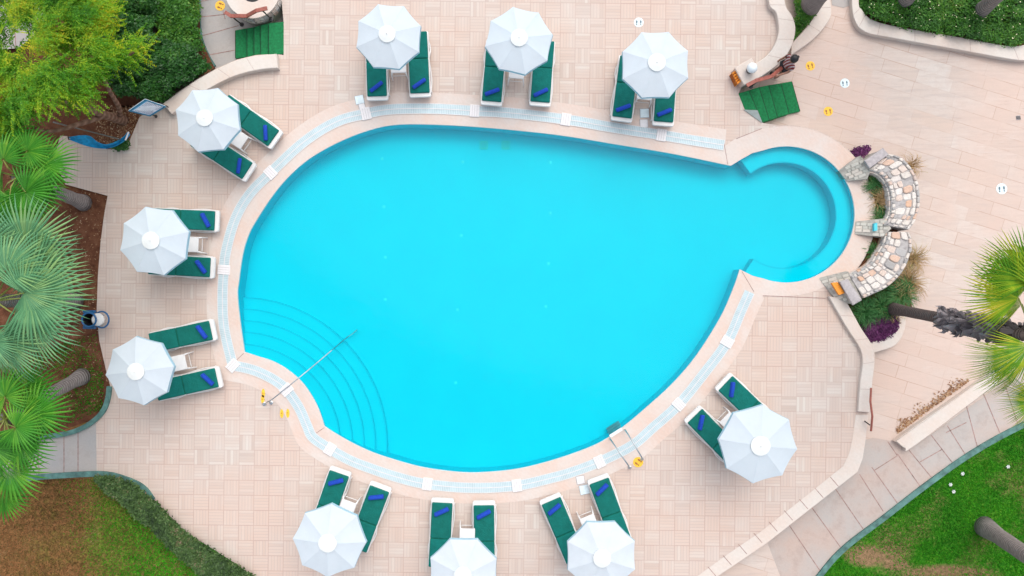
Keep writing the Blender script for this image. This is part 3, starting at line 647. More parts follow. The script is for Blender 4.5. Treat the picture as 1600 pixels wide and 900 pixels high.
for px, z, lb in (([(1311,266,0),(1345,243,1),(1361,262,1),(1357,279,1),(1323,283,0)], .40, 'upper flat stone leg by the small purple plant'), ([(1336,366,0),(1337,346,0),(1384,341,1),(1392,357,1),(1381,370,1)], .38, 'middle flat stone leg with the turquoise plate'), ([(1280,434,0),(1326,424,1),(1346,468,1),(1330,474,1),(1302,465,0)], .36, 'lower flat stone leg with the orange plate')):
    q3 = [W(x, y, .03+(z-.03)*h) for x, y, h in px]; q = [p[:2] for p in q3]
    if area(q) < 0: q = q[::-1]; q3 = q3[::-1]
    t = thing('stone_leg', (q[0][0], q[0][1], 0), lb, 'stone pier', 'flat stone piers joining the curved walls')
    # a sloping top: low at the water, level with the wall at the far end
    A3 = np.array([[x, y, 1] for x, y, _ in q3]); cf = np.linalg.lstsq(A3, np.array([p[2] for p in q3]), rcond=None)[0]
    zf = lambda x, y: float(cf[0]*x+cf[1]*y+cf[2]); sl = math.atan(math.hypot(cf[0], cf[1])); dn = math.atan2(cf[1], cf[0])
    MB().loft([[(x, y, -.7) for x, y in q], [(x, y, zf(x, y)-.02) for x, y in q]]).build('core', M['legstone'], t)
    mb = MB(); cxm = sum(p[0] for p in q)/len(q); cym = sum(p[1] for p in q)/len(q); yy = -1.4; Qi = offset(q, -.05, True)
    while yy < 1.4:
        xx = -1.4
        while xx < 1.4:
            wx = random.uniform(.10,.24); lx = xx+wx/2
            x_ = cxm+lx*math.cos(dn)-yy*math.sin(dn); y_ = cym+lx*math.sin(dn)+yy*math.cos(dn)
            if inside(x_, y_, Qi): mb.box((x_, y_, zf(x_, y_)-.02+random.uniform(-.006,.008)), (wx-.014, .088, .04), dn+random.uniform(-.04,.04), -sl)
            xx += wx
        yy += .1
    mb.build('paving_stones', M['pavers'], t)
for px, z, lb in (([(1351,251),(1380,231),(1389,241),(1359,263)], .56, 'sloping grey cap stone at the top end of the upper curved wall'), ([(1312,440),(1325,436),(1347,469),(1333,477)], .50, 'grey cap stone at the bottom end of the lower curved wall')):
    q = pxp(px, z)
    if area(q) < 0: q = q[::-1]
    MBs = MB().prism(q, z-.08, z, .012); t = thing('cap_stone', (*q[0], z), lb, 'cap stone', 'grey cap stones'); MBs.build('slab', M['slab'], t)
    MB().prism(offset(q, -.03, True), -.6, z-.08).build('pier', M['legstone'], t)
q = pxp([(1299,442),(1309,441),(1320,458),(1311,461)], .36); tag(MB().prism(q, .27, .37, .004).build('orange_plate', M['orange']), 'orange rectangular plate on the lower stone leg', 'plate')
q = pxp([(1366,349),(1371,348),(1371,360),(1366,361)], .36); tag(MB().prism(q, .24, .36, .004).build('turquoise_plate', M['turq']), 'small turquoise plate on the middle stone leg', 'plate')

# floor stickers ------------------------------------------------------------------------
def sticker(px, py, z, m1, label, r=.17, rot=0, kind=0, cat_='floor sticker'):
    x, y, z = W(px, py, z); mb = MB(); N = 28
    if kind == 0: mb.add([(x+r*math.cos(2*PI*k/N), y+r*math.sin(2*PI*k/N), z+.006) for k in range(N)], [tuple(range(N))])
    elif kind == 1:
        for s_ in (-1, 1): mb.add([(x+s_*.095*math.cos(rot)+.055*math.cos(2*PI*k/N)*1., y+s_*.095*math.sin(rot)+.14*math.sin(2*PI*k/N), z+.006) for k in range(N)], [tuple(range(N))])
    mb.cm = 1
    for s_ in (-1, 1):
        cx_, cy_ = x+s_*r*.42*math.cos(rot), y+s_*r*.42*math.sin(rot); a = rot+PI/2
        if kind == 1: cx_, cy_ = x+s_*.095*math.cos(rot), y+s_*.095*math.sin(rot)
        for (d, ra, rb_) in ((.12, .34, .17), (-.42, .16, .13)):
            qx, qy = cx_+d*r*math.cos(a), cy_+d*r*math.sin(a); kk = .6 if kind else 1
            mb.add([(qx+kk*r*(ra*math.cos(t)*math.cos(a)-rb_*math.sin(t)*math.sin(a)), qy+kk*r*(ra*math.cos(t)*math.sin(a)+rb_*math.sin(t)*math.cos(a)), z+.010) for t in np.linspace(0, 2*PI, 14)[:-1]], [tuple(range(13))])
    m2 = M['navy'] if m1 is not M['yellow'] else plain('sticker_brown', (.30,.10,.02), .6)
    return tag(mb.build('floor_sticker', [m1, m2]), label, cat_, 'round footprint stickers')
PL = LOW
sticker(1266,103,PL,M['yellow'],'orange round footprint sticker beside the person', .15, .3)
sticker(1294,174,PL,M['yellow'],'orange round footprint sticker right of the slanting green steps', .15, .2)
sticker(344,9,LZ,M['yellow'],'yellow round footprint sticker on the grey path by the planter', .16, 1.2)
sticker(1320,130,PL,M['pale'],'pale blue round sticker on the plaza between the two orange ones', .15, .1)
sticker(1565,295,PL,M['pale'],'pale blue round sticker on the far right of the plaza', .175, .1)
sticker(998,35,0,M['pale'],'pale blue round sticker above the top right umbrella', .15, 0)
sticker(997,722,.004,M['yellow'],'yellow worn round sticker at the foot of the pool ladder', .16, .9)
sticker(411,619,.004,M['yellow'],'yellow footprint pair left of the pool handrail foot', .12, PI/2-.1, 1)
sticker(445,646,.004,M['yellow'],'yellow footprint pair below the pool handrail', .12, .05, 1)
x, y, z = W(1591,184,LOW); t = thing('drain_cover', (x,y,z), 'small dark square drain on the right of the plaza', 'drain')
MB().box((x,y,z+.006),(.14,.14,.012),.15).build('frame', M['slab'], t)
mb = MB(); [mb.box((x+.11*(k/4-.5), y, z+.014), (.016,.11,.006), .15) for k in range(5)]; mb.build('grille', M['iron'], t)

# ------------------------------------------------------------------ sun loungers, towels, tables, umbrellas
def rrect(x0, x1, hw, r, n=5):
    out = []
    for cx_, cy_, a0 in ((x1-r, hw-r, 0), (x0+r, hw-r, 90), (x0+r, -hw+r, 180), (x1-r, -hw+r, 270)):
        out += [(cx_+r*math.cos(math.radians(a0+90*k/n)), cy_+r*math.sin(math.radians(a0+90*k/n))) for k in range(n+1)]
    return out
def pillow(x0, x1, hw, r, z0, h, slope=0):
    rings = []
    for ins, z in ((.02,0),(.0,.02),(0,h-.035),(.012,h-.012),(.035,h)):
        rings.append([(x, y, z0+z+slope*(x-x0)) for x, y in rrect(x0+ins, x1-ins, hw-ins, r)])
    mb = MB().loft(rings, False); n = len(rings[0]); mb.add(rings[-1], [tuple(range(n))]); mb.add(rings[0], [tuple(range(n))[::-1]]); return mb
def lounger():
    t = thing('sun_lounger', (0,0,0), '', '')
    mb = MB(); o_ = rrect(-.115, 1.93, .335, .06); i_ = rrect(.06, 1.9, .27, .04)
    n = len(o_); rings = [[(x,y,.24) for x,y in o_], [(x,y,.335) for x,y in o_], [(x,y,.35) for x,y in rrect(-.105,1.92,.325,.05)]]
    mb.loft(rings, True); mb.build('frame', M['white'], t)
    for s_ in (1, -1):
        pts = cat([(-.03, s_*.30, .28), (.12, s_*.335, .20), (.45, s_*.36, .14), (.85, s_*.33, .17), (1.1, s_*.31, .24), (1.4, s_*.36, .16), (1.7, s_*.31, .22)], 5)
        mb = MB().tube(pts, .022, 6); mb.build('side_rail', M['white'], t, True)
    for x_, s_ in ((.12,1),(.12,-1),(1.62,1),(1.62,-1)):
        MB().tube([(x_, s_*.30, .26), (x_-.02, s_*.33, .12), (x_-.03, s_*.34, .0)], [.035,.03,.025], 8).build('leg', M['white'], t)
    for s_ in (1, -1):
        MB().lathe((1.55, s_*.30, .03), [(.06,-.02),(.06,.02)], 12).build('wheel', M['white'], t)
    pillow(0, 1.06, .305, .035, .345, .075).build('seat_cushion', M['cushion'], t)
    pillow(1.068, 1.88, .305, .035, .345, .075, .12).build('back_cushion', M['cushion'], t)
    # padded seams
    mb = MB().tube([(1.064,-.30,.372),(1.064,.30,.372)], .012, 6); mb.build('hinge_piping', M['carpet'], t)
    MB().box((1.5,0,.37),(.72,.5,.03),0,-.12).build('backrest_panel', M['white'], t)
    return t
def towel():
    mb = MB(); L = .235; rings = []
    for x, k in ((-L,.0),(-L,.75),(-L+.02,1),(L*.3,1.03),(L-.02,1),(L,.75),(L,0)):
        rings.append([(x, .058*k*math.cos(a), .048+.048*k*math.sin(a)) for a in np.linspace(0, 2*PI, 13)[:-1]])
    mb.loft(rings, False)
    t = thing('rolled_towel', (0,0,0), '', ''); mb.build('roll', M['towel'], t, True)
    mb = MB().box((0, .05, .012), (2*L-.02, .05, .02)); mb.build('towel_flap', M['towel'], t)
    return t
def table():
    t = thing('side_table', (0,0,0), '', '')
    pts = rrect(-.25, .27, .235, .03); MB().prism(pts, .42, .455, .01).build('table_top', M['white'], t)
    for sx, sy in ((1,1),(1,-1),(-1,1),(-1,-1)):
        MB().tube([(sx*.22, sy*.205, .44), (sx*.30+.02, sy*.23, .33), (sx*.36+.02, sy*.245, 0)], [.028,.022,.02], 6).build('leg', M['white'], t)
    MB().tube([(.30,-.2,.2),(.30,.2,.2)], .012, 6).build('stretcher', M['white'], t)
    return t
def umbrella():
    t = thing('pool_umbrella', (0,0,0), '', '')
    R, zr, za = 1.0, 2.17, 2.45
    NR = 7
    panels = MB()
    for p in range(8):
        a0, a1 = PI/4*p, PI/4*(p+1); V = []; 
        for i in range(NR+1):
            f = .16 + .84*i/NR
            for j in range(7):
                g = j/6; bow = 4*g*(1-g)
                A = Vector((math.cos(a0), math.sin(a0)))*R*f; B = Vector((math.cos(a1), math.sin(a1)))*R*f
                q = A.lerp(B, g); inw = 1-.022*bow*f**3
                zz = za-(za-zr)*(f**1.12) - .018*bow*f
                V.append((q.x*inw, q.y*inw, zz))
        F = [(i*7+j, (i+1)*7+j, (i+1)*7+j+1, i*7+j+1) for i in range(NR) for j in range(6)]
        panels.add(V, F)
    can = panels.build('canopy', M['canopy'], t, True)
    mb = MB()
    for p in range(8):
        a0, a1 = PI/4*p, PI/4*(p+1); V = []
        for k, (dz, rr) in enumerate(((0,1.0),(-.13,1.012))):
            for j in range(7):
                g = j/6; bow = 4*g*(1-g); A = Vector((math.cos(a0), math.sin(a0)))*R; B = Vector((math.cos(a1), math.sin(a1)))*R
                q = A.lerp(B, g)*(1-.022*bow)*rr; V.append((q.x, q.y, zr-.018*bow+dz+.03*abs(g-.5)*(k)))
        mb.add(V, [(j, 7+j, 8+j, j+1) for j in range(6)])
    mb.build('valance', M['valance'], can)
    mb = MB(); N = 16
    mb.lathe((0,0,0), [(.25,2.40),(.25,2.425),(.12,2.452),(.02,2.465)], N, .2); mb.build('vent_cap', M['cap'], t)
    MB().lathe((0,0,0), [(.014,2.46),(.018,2.475),(.014,2.49),(.003,2.495)], 10).build('finial', M['white'], t)
    MB().tube([(0,0,.05),(0,0,2.45)], .022, 10).build('pole', M['white'], t)
    for p in range(8):
        a = PI/4*p; MB().tube([(.03*math.cos(a),.03*math.sin(a),2.39),(.97*math.cos(a),.97*math.sin(a),zr-.01)], .009, 5).build('rib', M['steel'], t)
    MB().lathe((0,0,0), [(.24,0),(.24,.05),(.18,.08),(.05,.09),(.04,.25)], 20).build('base', M['white'], t)
    return t
umb = [((325,189),.955,28),((609,57),.97,18),((809.5,66.5),.985,10),((1024.5,102),1.01,23),((242,376),1.01,15),((222,580),.99,7),((515,843),1.05,-3),((724.5,891),1.02,22),((939,868),1.04,23),((1183,693),1.13,-7)]
pairs = [[((427,216),(350,161),93),((386,267),(306,215),82)],[((589,150),(586,56),38),((656,145),(652,51),35)],[((768,158),(776,64),20),((844,159),(851,65),25)],[((972,183),(984,89),20),((1037,190),(1044,96),22)],
 [((335,345),(241,341),-62),((328,418),(234,413),-54)],[((329,516),(236,536),-54),((338,590),(245,611),-43)],[((530,740),(499,829),15),((593,764),(560,852),6)],[((691,786),(686,880),25),((756,790),(757,884),29)],
 [((861,783),(898,870),41),((936,752),(969,841),45)],[((1134,599),(1203,665),82),((1086,650),(1152,718),78)]]
where = ['beside the hammock and rules board','nearest the round planter','in the middle of the top row','nearest the globe lamp pillar','level with the silver-green palm','just below the blue-ringed bin','at the left end of the bottom row','in the middle of the bottom row','nearest the pool ladder','standing alone at the lower right']
sides = [('upper','lower'),('left','right'),('left','right'),('left','right'),('upper','lower'),('upper','lower'),('left','right'),('left','right'),('left','right'),('upper','lower')]
L0, T0, B0, U0 = lounger(), towel(), table(), umbrella()
first = True
for k in range(10):
    ax = Vector((0,0))
    for j, (F_, H_, ta) in enumerate(pairs[k]):
        o = L0 if first else copy_tree(L0); zc = .41; f = Vector(W2(*F_, zc)); h = Vector(W2(*H_, zc)); d = (h-f).normalized(); ax += d
        sc_ = 1.04 if k >= 6 else .99
        o.location = (f.x, f.y, 0); o.rotation_euler = (0,0,math.atan2(d.y, d.x)); o.scale = (sc_, sc_, 1)
        tag(o, f'{sides[k][j]} green-cushioned lounger under the umbrella {where[k]}', 'sun lounger', 'green-cushioned sun loungers round the pool')
        tw = T0 if first else copy_tree(T0); p = f + d*.27; tw.location = (p.x, p.y, .425); tw.rotation_euler = (0,0,math.radians(ta))
        tag(tw, f'rolled blue towel on {sides[k][j]} lounger of pair {where[k]}', 'towel', 'rolled blue towels on the loungers')
        if first: first = False
    ax.normalize()
    (ux, uy), R_, ang = umb[k]; ub = Vector(W2(ux, uy, 2.08))
    o = U0 if k == 0 else copy_tree(U0); o.location = (ub.x, ub.y, 0); o.rotation_euler = (.012*math.sin(k*2.1), .014*math.cos(k*3.3), math.radians(ang)); o.scale = (R_, R_, 1)
    tag(o, f'white octagonal pool umbrella {where[k]}', 'umbrella', 'white umbrellas round the pool')
    o = B0 if k == 0 else copy_tree(B0); c_ = ub - ax*(.33 if k < 6 else .43)
    o.location = (c_.x, c_.y, 0); o.rotation_euler = (0,0,math.atan2(-ax.y, -ax.x))
    tag(o, f'small white plastic side table under the umbrella {where[k]}', 'side table', 'white side tables between the loungers')

# ------------------------------------------------------------------ pool rail and ladder
t = thing('pool_handrail', W(413,631,0), 'long chrome handrail running down the curved pool steps', 'handrail')
r = .017; pts = cat([W(413,631,0), W(418,628,.42), W(428,622,.72), W(470,588,.72), W(500,563,.25), W(540,529,-.45), W(549,523,-.55), W(557,516,-.57), W(557,516,-.73)], 5)
MB().tube(pts, r, 8).build('rail', M['steel'], t, True)
MB().tube(cat([W(424,629,0), W(421,628,.35), W(419,627.5,.5)], 4), r, 8).build('brace', M['steel'], t, True)
for p in ((413,631),(424,629)): MB().lathe(W(*p,0), [(.06,.005),(.06,.02),(.03,.035)], 14).build('flange', M['steel'], t)
t = thing('pool_ladder', W(984,729,0), 'chrome pool ladder with steps below the water at the lower right edge', 'ladder')
tr_ = []
for (bx, by), (ex, ey), (dx, dy) in (((984,730),(953,685),(949,676)), ((1003,717),(976,671),(969,662))):
    B_, E_ = Vector(W(bx, by, 0)), Vector(W(ex, ey, -.02)); D_ = Vector(W(dx, dy, -.68))
    pts = cat([B_, B_.lerp(E_, .05)+Vector((0,0,.35)), B_.lerp(E_, .25)+Vector((0,0,.62)), B_.lerp(E_, .72)+Vector((0,0,.62)), E_+Vector((0,0,.3)), E_, E_+Vector((0,0,-.4)), D_], 5)
    MB().tube(pts, .022, 8).build('side_rail', M['steel'], t, True); MB().lathe(tuple(B_), [(.055,.005),(.055,.02),(.03,.03)], 14).build('flange', M['steel'], t)
    tr_.append((E_, D_))
for k, zz in enumerate((.03, -.22, -.40, -.58)):
    P1 = Vector(W(953-1.5*k, 682-3.5*k, zz)); P2 = Vector(W(972-1.5*k, 670-3.5*k, zz)); d = P2-P1; m_ = (P1+P2)/2
    MB().box(tuple(m_), (d.length, .10, .03), math.atan2(d.y, d.x)).build('step', M['white'] if k == 0 else M['steel'], t)

# ------------------------------------------------------------------ bin
bx, by = W2(146, 499, .3)
t = thing('ring_bin', (bx,by,0), 'blue-ringed litter bin with a white liner at the deck edge', 'bin')
MB().lathe((bx,by,0), [(.16,0),(.19,.55),(.185,.55),(.16,.03),(.01,.03)], 24).build('liner', M['black'], t)
def torus(c, R, r, n=28, m=8, tilt=0):
    pts = [(c[0]+R*math.cos(a), c[1]+R*math.sin(a), c[2]+R*math.cos(a)*tilt) for a in np.linspace(0, 2*PI, n)]
    return MB().tube(pts, r, m, False)
torus((bx,by,.56), .215, .03).build('top_ring', M['blue'], t, True)
torus((bx+.36,by,.50), .25, .026, tilt=.25).build('lid_ring', M['blue'], t, True)
MB().lathe((bx+.24,by,.28), [(.13,0),(.19,.18),(.20,.22),(.15,.25),(.02,.26)], 24).build('bag', M['white'], t, True)
for s_ in (1,-1): MB().box((bx-.04, by+s_*.24, .45), (.36,.09,.10)).build('handle', M['blue'], t)
for a in (.6, 2.6, 4.6): MB().tube([(bx+.2*math.cos(a), by+.2*math.sin(a), .55),(bx+.2*math.cos(a), by+.2*math.sin(a), 0)], .018, 6).build('leg', M['blue'], t)

# ------------------------------------------------------------------ rules board
A, B, Cq, D = [Vector(W(*p)) for p in ((201,173,1.45),(227,155,1.45),(259,166,.75),(234,181,.75))]
t = thing('rules_board', W(256,176,0), 'tilted white rules board in a blue frame beside the deck', 'sign')
nrm = (B-A).cross(D-A).normalized(); nrm = nrm if nrm.z > 0 else -nrm
def board(mb, u0, u1, v0, v1, h0, h1):
    P = lambda u, v, h: tuple(A.lerp(B, u).lerp(D.lerp(Cq, u), v) + nrm*h)
    c = [(u0,v0),(u1,v0),(u1,v1),(u0,v1)]; vs = [P(u,v,h0) for u,v in c]+[P(u,v,h1) for u,v in c]
    mb.add(vs, [(3,2,1,0),(4,5,6,7),(0,1,5,4),(1,2,6,5),(2,3,7,6),(3,0,4,7)])
mb = MB(); board(mb, 0,1,0,1,-.02,0); mb.build('panel', M['signw'], t)
mb = MB()
for a_ in ((0,1,0,.05),(0,1,.95,1),(0,.05,.05,.95),(.95,1,.05,.95)): board(mb, *a_, 0, .03)
mb.build('frame', M['frame_blue'], t)
mb = MB(); board(mb, .08,.92,.07,.15,.001,.004); mb.build('heading', M['signb'], t)
mb = MB()
for r_ in range(11):
    v = .2+r_*.067
    for c_ in (.10, .55):
        u = c_+.04; end = c_+random.uniform(.26,.36); board(mb, c_, c_+.025, v, v+.03, .001, .005)
        while u < end: w_ = random.uniform(.02,.07); board(mb, u, min(u+w_, end), v, v+.022, .001, .005); u += w_+.015
mb.build('lettering', M['ink'], t)
for top, bt in ((Cq.lerp(B, .1), W(268,170,0)), (D.lerp(A, .1), W(244,182,0))): 
    MB().tube([bt, (bt[0], bt[1], .7), tuple(top-nrm*.03)], .022, 6).build('post', M['iron'], t); MB().lathe(bt, [(.05,.005),(.05,.02),(.02,.03)], 10).build('foot_plate', M['iron'], t)

# ------------------------------------------------------------------ hammock
t = thing('hammock', W(150,222,0), 'sagging blue hammock on a grey bar beside the leafy tree', 'hammock')
mb = MB(); top = cat([(107,215,.62),(125,212,.62),(140,213,.5),(152,222,.32),(165,226,.32),(180,222,.5),(193,214,.68),(199,207,.78)], 5); low = cat([(107,217,.6),(118,222,.42),(135,228,.25),(152,231,.2),(168,231.5,.22),(182,227,.4),(194,219,.62),(201,211,.76)], 5)
n = len(top); R_ = []
for k in range(7):
    f = k/6; R_.append([tuple(Vector(W(*a)).lerp(Vector(W(*b)), f)+Vector((0,0,-.22*4*f*(1-f)*.5+.025*math.sin(f*19)))) for a, b in zip(top, low)])
mb.add([p for r in R_ for p in r], [(k*n+i, (k+1)*n+i, (k+1)*n+i+1, k*n+i+1) for k in range(6) for i in range(n-1)])
o = mb.build('cloth', M['hammock'], t, True); md = o.modifiers.new('thick', 'SOLIDIFY'); md.thickness = .012
MB().tube([W(83,191,1.1), W(186,217,1.0)], .02, 6).build('bar', M['steel'], t)
MB().tube([W(201,206,.76), W(196,219,.74)], .025, 6).build('spreader', M['block'], t); MB().tube([W(106,213,.64), W(108,219,.6)], .02, 6).build('spreader', M['iron'], t)
for b_, e_ in (((88,190.5,0),(83,191,1.1)),((190,221,0),(186,217,1.0)),((113,214,0),(107,214,.64)),((196,218,0),(200,210,.76))): MB().tube([W(b_[0]+ (0), b_[1], b_[2]), W(*e_)], .02, 6).build('stand_leg', M['iron'], t)

# ------------------------------------------------------------------ vegetation
G_tree = leaf_mat('acacia_leaf', [(0,(.03,.14,.006)),(.35,(.08,.28,.008)),(.6,(.22,.40,.010)),(.85,(.42,.46,.010)),(1,(.62,.42,.015))], clump=.66, trans=.35, cs=1.0)
G_dark = leaf_mat('dark_shrub_leaf', [(0,(.010,.04,.008)),(.5,(.022,.10,.016)),(.85,(.05,.17,.02)),(1,(.14,.19,.03))], trans=.15, rough=.4)
G_hedge = leaf_mat('hedge_leaf', [(0,(.015,.06,.01)),(.5,(.04,.16,.015)),(.8,(.09,.24,.02)),(1,(.20,.24,.06))], trans=.2)
G_low = leaf_mat('low_hedge_leaf', [(0,(.015,.03,.014)),(.4,(.045,.09,.025)),(.75,(.09,.17,.045)),(1,(.24,.15,.11))], clump=.5, trans=.2, cs=2.2)
G_purple = leaf_mat('purple_leaf', [(0,(.03,.006,.03)),(.5,(.09,.015,.08)),(1,(.25,.06,.20))], trans=.2)
G_silver = leaf_mat('silver_palm_leaf', [(0,(.05,.18,.08)),(.5,(.12,.31,.14)),(1,(.27,.42,.14))], trans=.2, cs=.6)
G_bright = leaf_mat('bright_palm_leaf', [(0,(.025,.15,.010)),(.5,(.055,.27,.020)),(.85,(.14,.37,.03)),(1,(.30,.42,.04))], trans=.3, cs=.9)
G_right = leaf_mat('yellow_green_palm_leaf', [(0,(.05,.20,.010)),(.35,(.14,.33,.015)),(.65,(.36,.45,.02)),(1,(.66,.54,.05))], trans=.35, cs=.9)  # yellow-green is the leaves' own colour on the right-hand palms
G_grass = leaf_mat('ornamental_grass', [(0,(.02,.08,.02)),(.6,(.05,.20,.05)),(1,(.16,.22,.07))], trans=.2)
G_straw = leaf_mat('straw_grass', [(0,(.25,.15,.06)),(.6,(.45,.30,.14)),(1,(.22,.25,.08))], trans=.2)
G_dead = leaf_mat('dead_frond', [(0,(.04,.03,.035)),(.5,(.13,.11,.115)),(1,(.36,.32,.33))], trans=.1)

def inpoly(x, y, Q):
    r = np.zeros(len(x), bool)
    for i in range(len(Q)):
        (ax, ay), (bx_, by_) = Q[i], Q[i-1]; c = (ay > y) != (by_ > y)
        with np.errstate(all='ignore'): r ^= c & (x < (bx_-ax)*(y-ay)/(by_-ay+1e-12)+ax)
    return r
def samp(Q, n):
    Q = list(Q); xs = [p[0] for p in Q]; ys = [p[1] for p in Q]; X = []; Y = []
    while len(X) < n:
        x = rng.uniform(min(xs), max(xs), n*2); y = rng.uniform(min(ys), max(ys), n*2); m_ = inpoly(x, y, Q); X += list(x[m_]); Y += list(y[m_])
    return np.array(X[:n]), np.array(Y[:n])
def lumpy(Q, n, z0, h, lumps, s0, s1, edge=0.0):
    """leaf points over a lumpy hedge-like volume above polygon Q (world xy)"""
    X, Y = samp(Q, n); lx, ly = samp(Q, lumps); lr = rng.uniform(.25,.6,lumps); lh = rng.uniform(.5,1.,lumps)
    Z = np.zeros(n)
    for i in range(0, lumps):
        d = np.hypot(X-lx[i], Y-ly[i])/lr[i]; Z = np.maximum(Z, np.sqrt(np.clip(1-d*d, 0, 1))*lh[i])
    Z = z0+h*(.35+.65*Z)*(1-np.abs(rng.normal(0,.16,n)))
    if edge: X += rng.normal(0, edge, n); Y += rng.normal(0, edge, n)
    return np.stack([X, Y, Z], 1), rng.uniform(s0, s1, n)
def hedge(name, px, z, n, z0, h, lumps, s, mat, core, label, cat_='shrub', kind=None, edge=.04):
    Q = pxp(px, z0+h*.6)
    P_, S_ = lumpy(Q, n, z0, h, lumps, *s, edge)
    c = (sum(p[0] for p in Q)/len(Q), sum(p[1] for p in Q)/len(Q), z0)
    if kind: 
        o = cloud(name, P_, S_, mat, None, .7, kind=kind, label=label, cat_=cat_); return o
    t = thing(name, c, label, cat_)
    Qc = Q if area(Q) > 0 else Q[::-1]
    cloud('foliage', P_, S_, mat, t, .7)
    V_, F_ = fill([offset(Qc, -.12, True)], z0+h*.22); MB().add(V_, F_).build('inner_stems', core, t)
    return t
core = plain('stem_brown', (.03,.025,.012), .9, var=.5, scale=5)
# big dark shrubs at the top left
hedge('shrub', [(150,-60),(240,-60),(245,20),(235,70),(200,90),(160,60)], 0, 13000, -.5, 1.1, 40, (.03,.07), G_dark, core, 'dark green shrub at the top edge behind the yellow-green tree')
hedge('shrub', [(240,-60),(306,-60),(308,40),(318,80),(300,80),(250,60),(236,20)], 0, 10000, -.5, .8, 34, (.025,.06), G_hedge, core, 'mid green shrub beside the grey path')
hedge('shrub', [(160,62),(200,85),(245,62),(300,78),(326,102),(300,122),(270,145),(255,160),(215,152),(185,148),(165,110)], 0, 18000, -.5, 1.3, 46, (.03,.075), G_dark, core, 'dark glossy shrub behind the curved low wall')
hedge('hedge', [(1345,-60),(1620,-60),(1620,60),(1585,71),(1500,57),(1400,40),(1362,28),(1347,12)], 0, 30000, LOW, .55, 90, (.025,.055), G_hedge, core, 'flowering green hedge behind the long pale kerb', 'hedge')
hedge('shrub', [(1236,-40),(1275,-40),(1274,20),(1258,42),(1240,62),(1244,20)], 0, 5000, LOW, .5, 14, (.02,.05), G_hedge, core, 'small green shrub in the bed beside the curved wall')
hedge('hedge', [(150,744),(185,748),(215,760),(238,783),(262,806),(290,834),(330,859),(372,886),(400,906),(330,912),(300,880),(260,846),(225,812),(190,780),(160,760)], 0, 26000, -.05, .45, 90, (.02,.07), G_low, core, 'low dusky green hedge along the lower left deck edge', 'hedge', edge=.05)
# flowers in the top hedge
X, Y = samp(pxp([(1345,0),(1600,0),(1600,62),(1500,50),(1400,34),(1360,24)], 0), 60)
cloud('flowers', np.stack([X, Y, rng.uniform(-.15,.0,60)], 1), rng.uniform(.015,.03,60), plain('pale_petals', (.75,.68,.45), .8), tilt=.2, kind='stuff', label='scattered pale flowers on top of the top right hedge', cat_='flowers')
# lawn blades
def blades(px, z, n, h, mat, label, dens=None):
    X, Y = samp(pxp(px, z), n)
    if dens is not None: k = dens(X, Y) > rng.random(n); X, Y = X[k], Y[k]
    n = len(X); a = rng.uniform(0, 2*PI, n); b = rng.uniform(0, 2*PI, n); hh = rng.uniform(.5, 1, n)*h; w = .016
    P0 = np.stack([X-w*np.cos(a), Y-w*np.sin(a), np.full(n, z)], 1); P1 = np.stack([X+w*np.cos(a), Y+w*np.sin(a), np.full(n, z)], 1)
    P2 = np.stack([X+hh*.7*np.cos(b), Y+hh*.7*np.sin(b), z+hh], 1)
    v = np.stack([P0, P1, P2], 1).reshape(-1, 3); me = bpy.data.meshes.new('grass'); me.from_pydata(v.tolist(), [], np.arange(n*3).reshape(-1,3).tolist()); me.materials.append(mat); me.update()
    o = bpy.data.objects.new('grass', me); C.objects.link(o); return tag(o, label, 'grass', kind='stuff')
G_lawn = leaf_mat('grass_blade', [(0,(.018,.13,.006)),(.5,(.04,.27,.01)),(.85,(.10,.38,.012)),(1,(.24,.38,.06))], trans=.2, cs=.8)
G_dry = leaf_mat('dry_blade', [(0,(.08,.05,.018)),(.4,(.19,.11,.04)),(.75,(.29,.18,.07)),(1,(.42,.31,.16))], trans=.2, cs=.8)
blades([(1282,905),(1322,860),(1382,814),(1452,760),(1522,711),(1602,667),(1620,660),(1620,920),(1280,920)], LOW+.03, 34000, .06, G_lawn, 'short green grass of the lower right lawn', lambda X, Y: 1-.93*(np.exp(-((X-11.35)**2/.45+(Y+8.6)**2/.16))+np.exp(-((X-13.7)**2/1.6+(Y+9.05)**2/.10))+.6*np.exp(-((X-11.9)**2/.5+(Y+8.8)**2/.16))).clip(0,1))
bl = [(-20,760),(50,750),(150,748),(225,815),(300,885),(340,920),(-20,920)]
blades(bl, -.05, 26000, .05, G_dry, 'dry brown grass of the lower left lawn')
blades(bl, -.05, 16000, .06, G_lawn, 'green grass patch beside the low hedge', lambda X, Y: np.clip((X+14.1-.25*(Y+7.5)*-1)/1.6, 0, 1)*.9)
blades([(20,560),(150,520),(163,590),(160,640),(60,680),(20,640)], -.06, 9000, .06, G_lawn, 'thin grass under the left palms', lambda X, Y: .55+.45*np.sin(X*2.3)*np.cos(Y*1.9))
# dried patch soil under the thin grass (bottom right)
for pts in ([(1336,866),(1352,854),(1380,860),(1392,872),(1370,884),(1345,878)], [(1440,893),(1470,880),(1530,884),(1560,900),(1500,912),(1450,910)]):
    pass
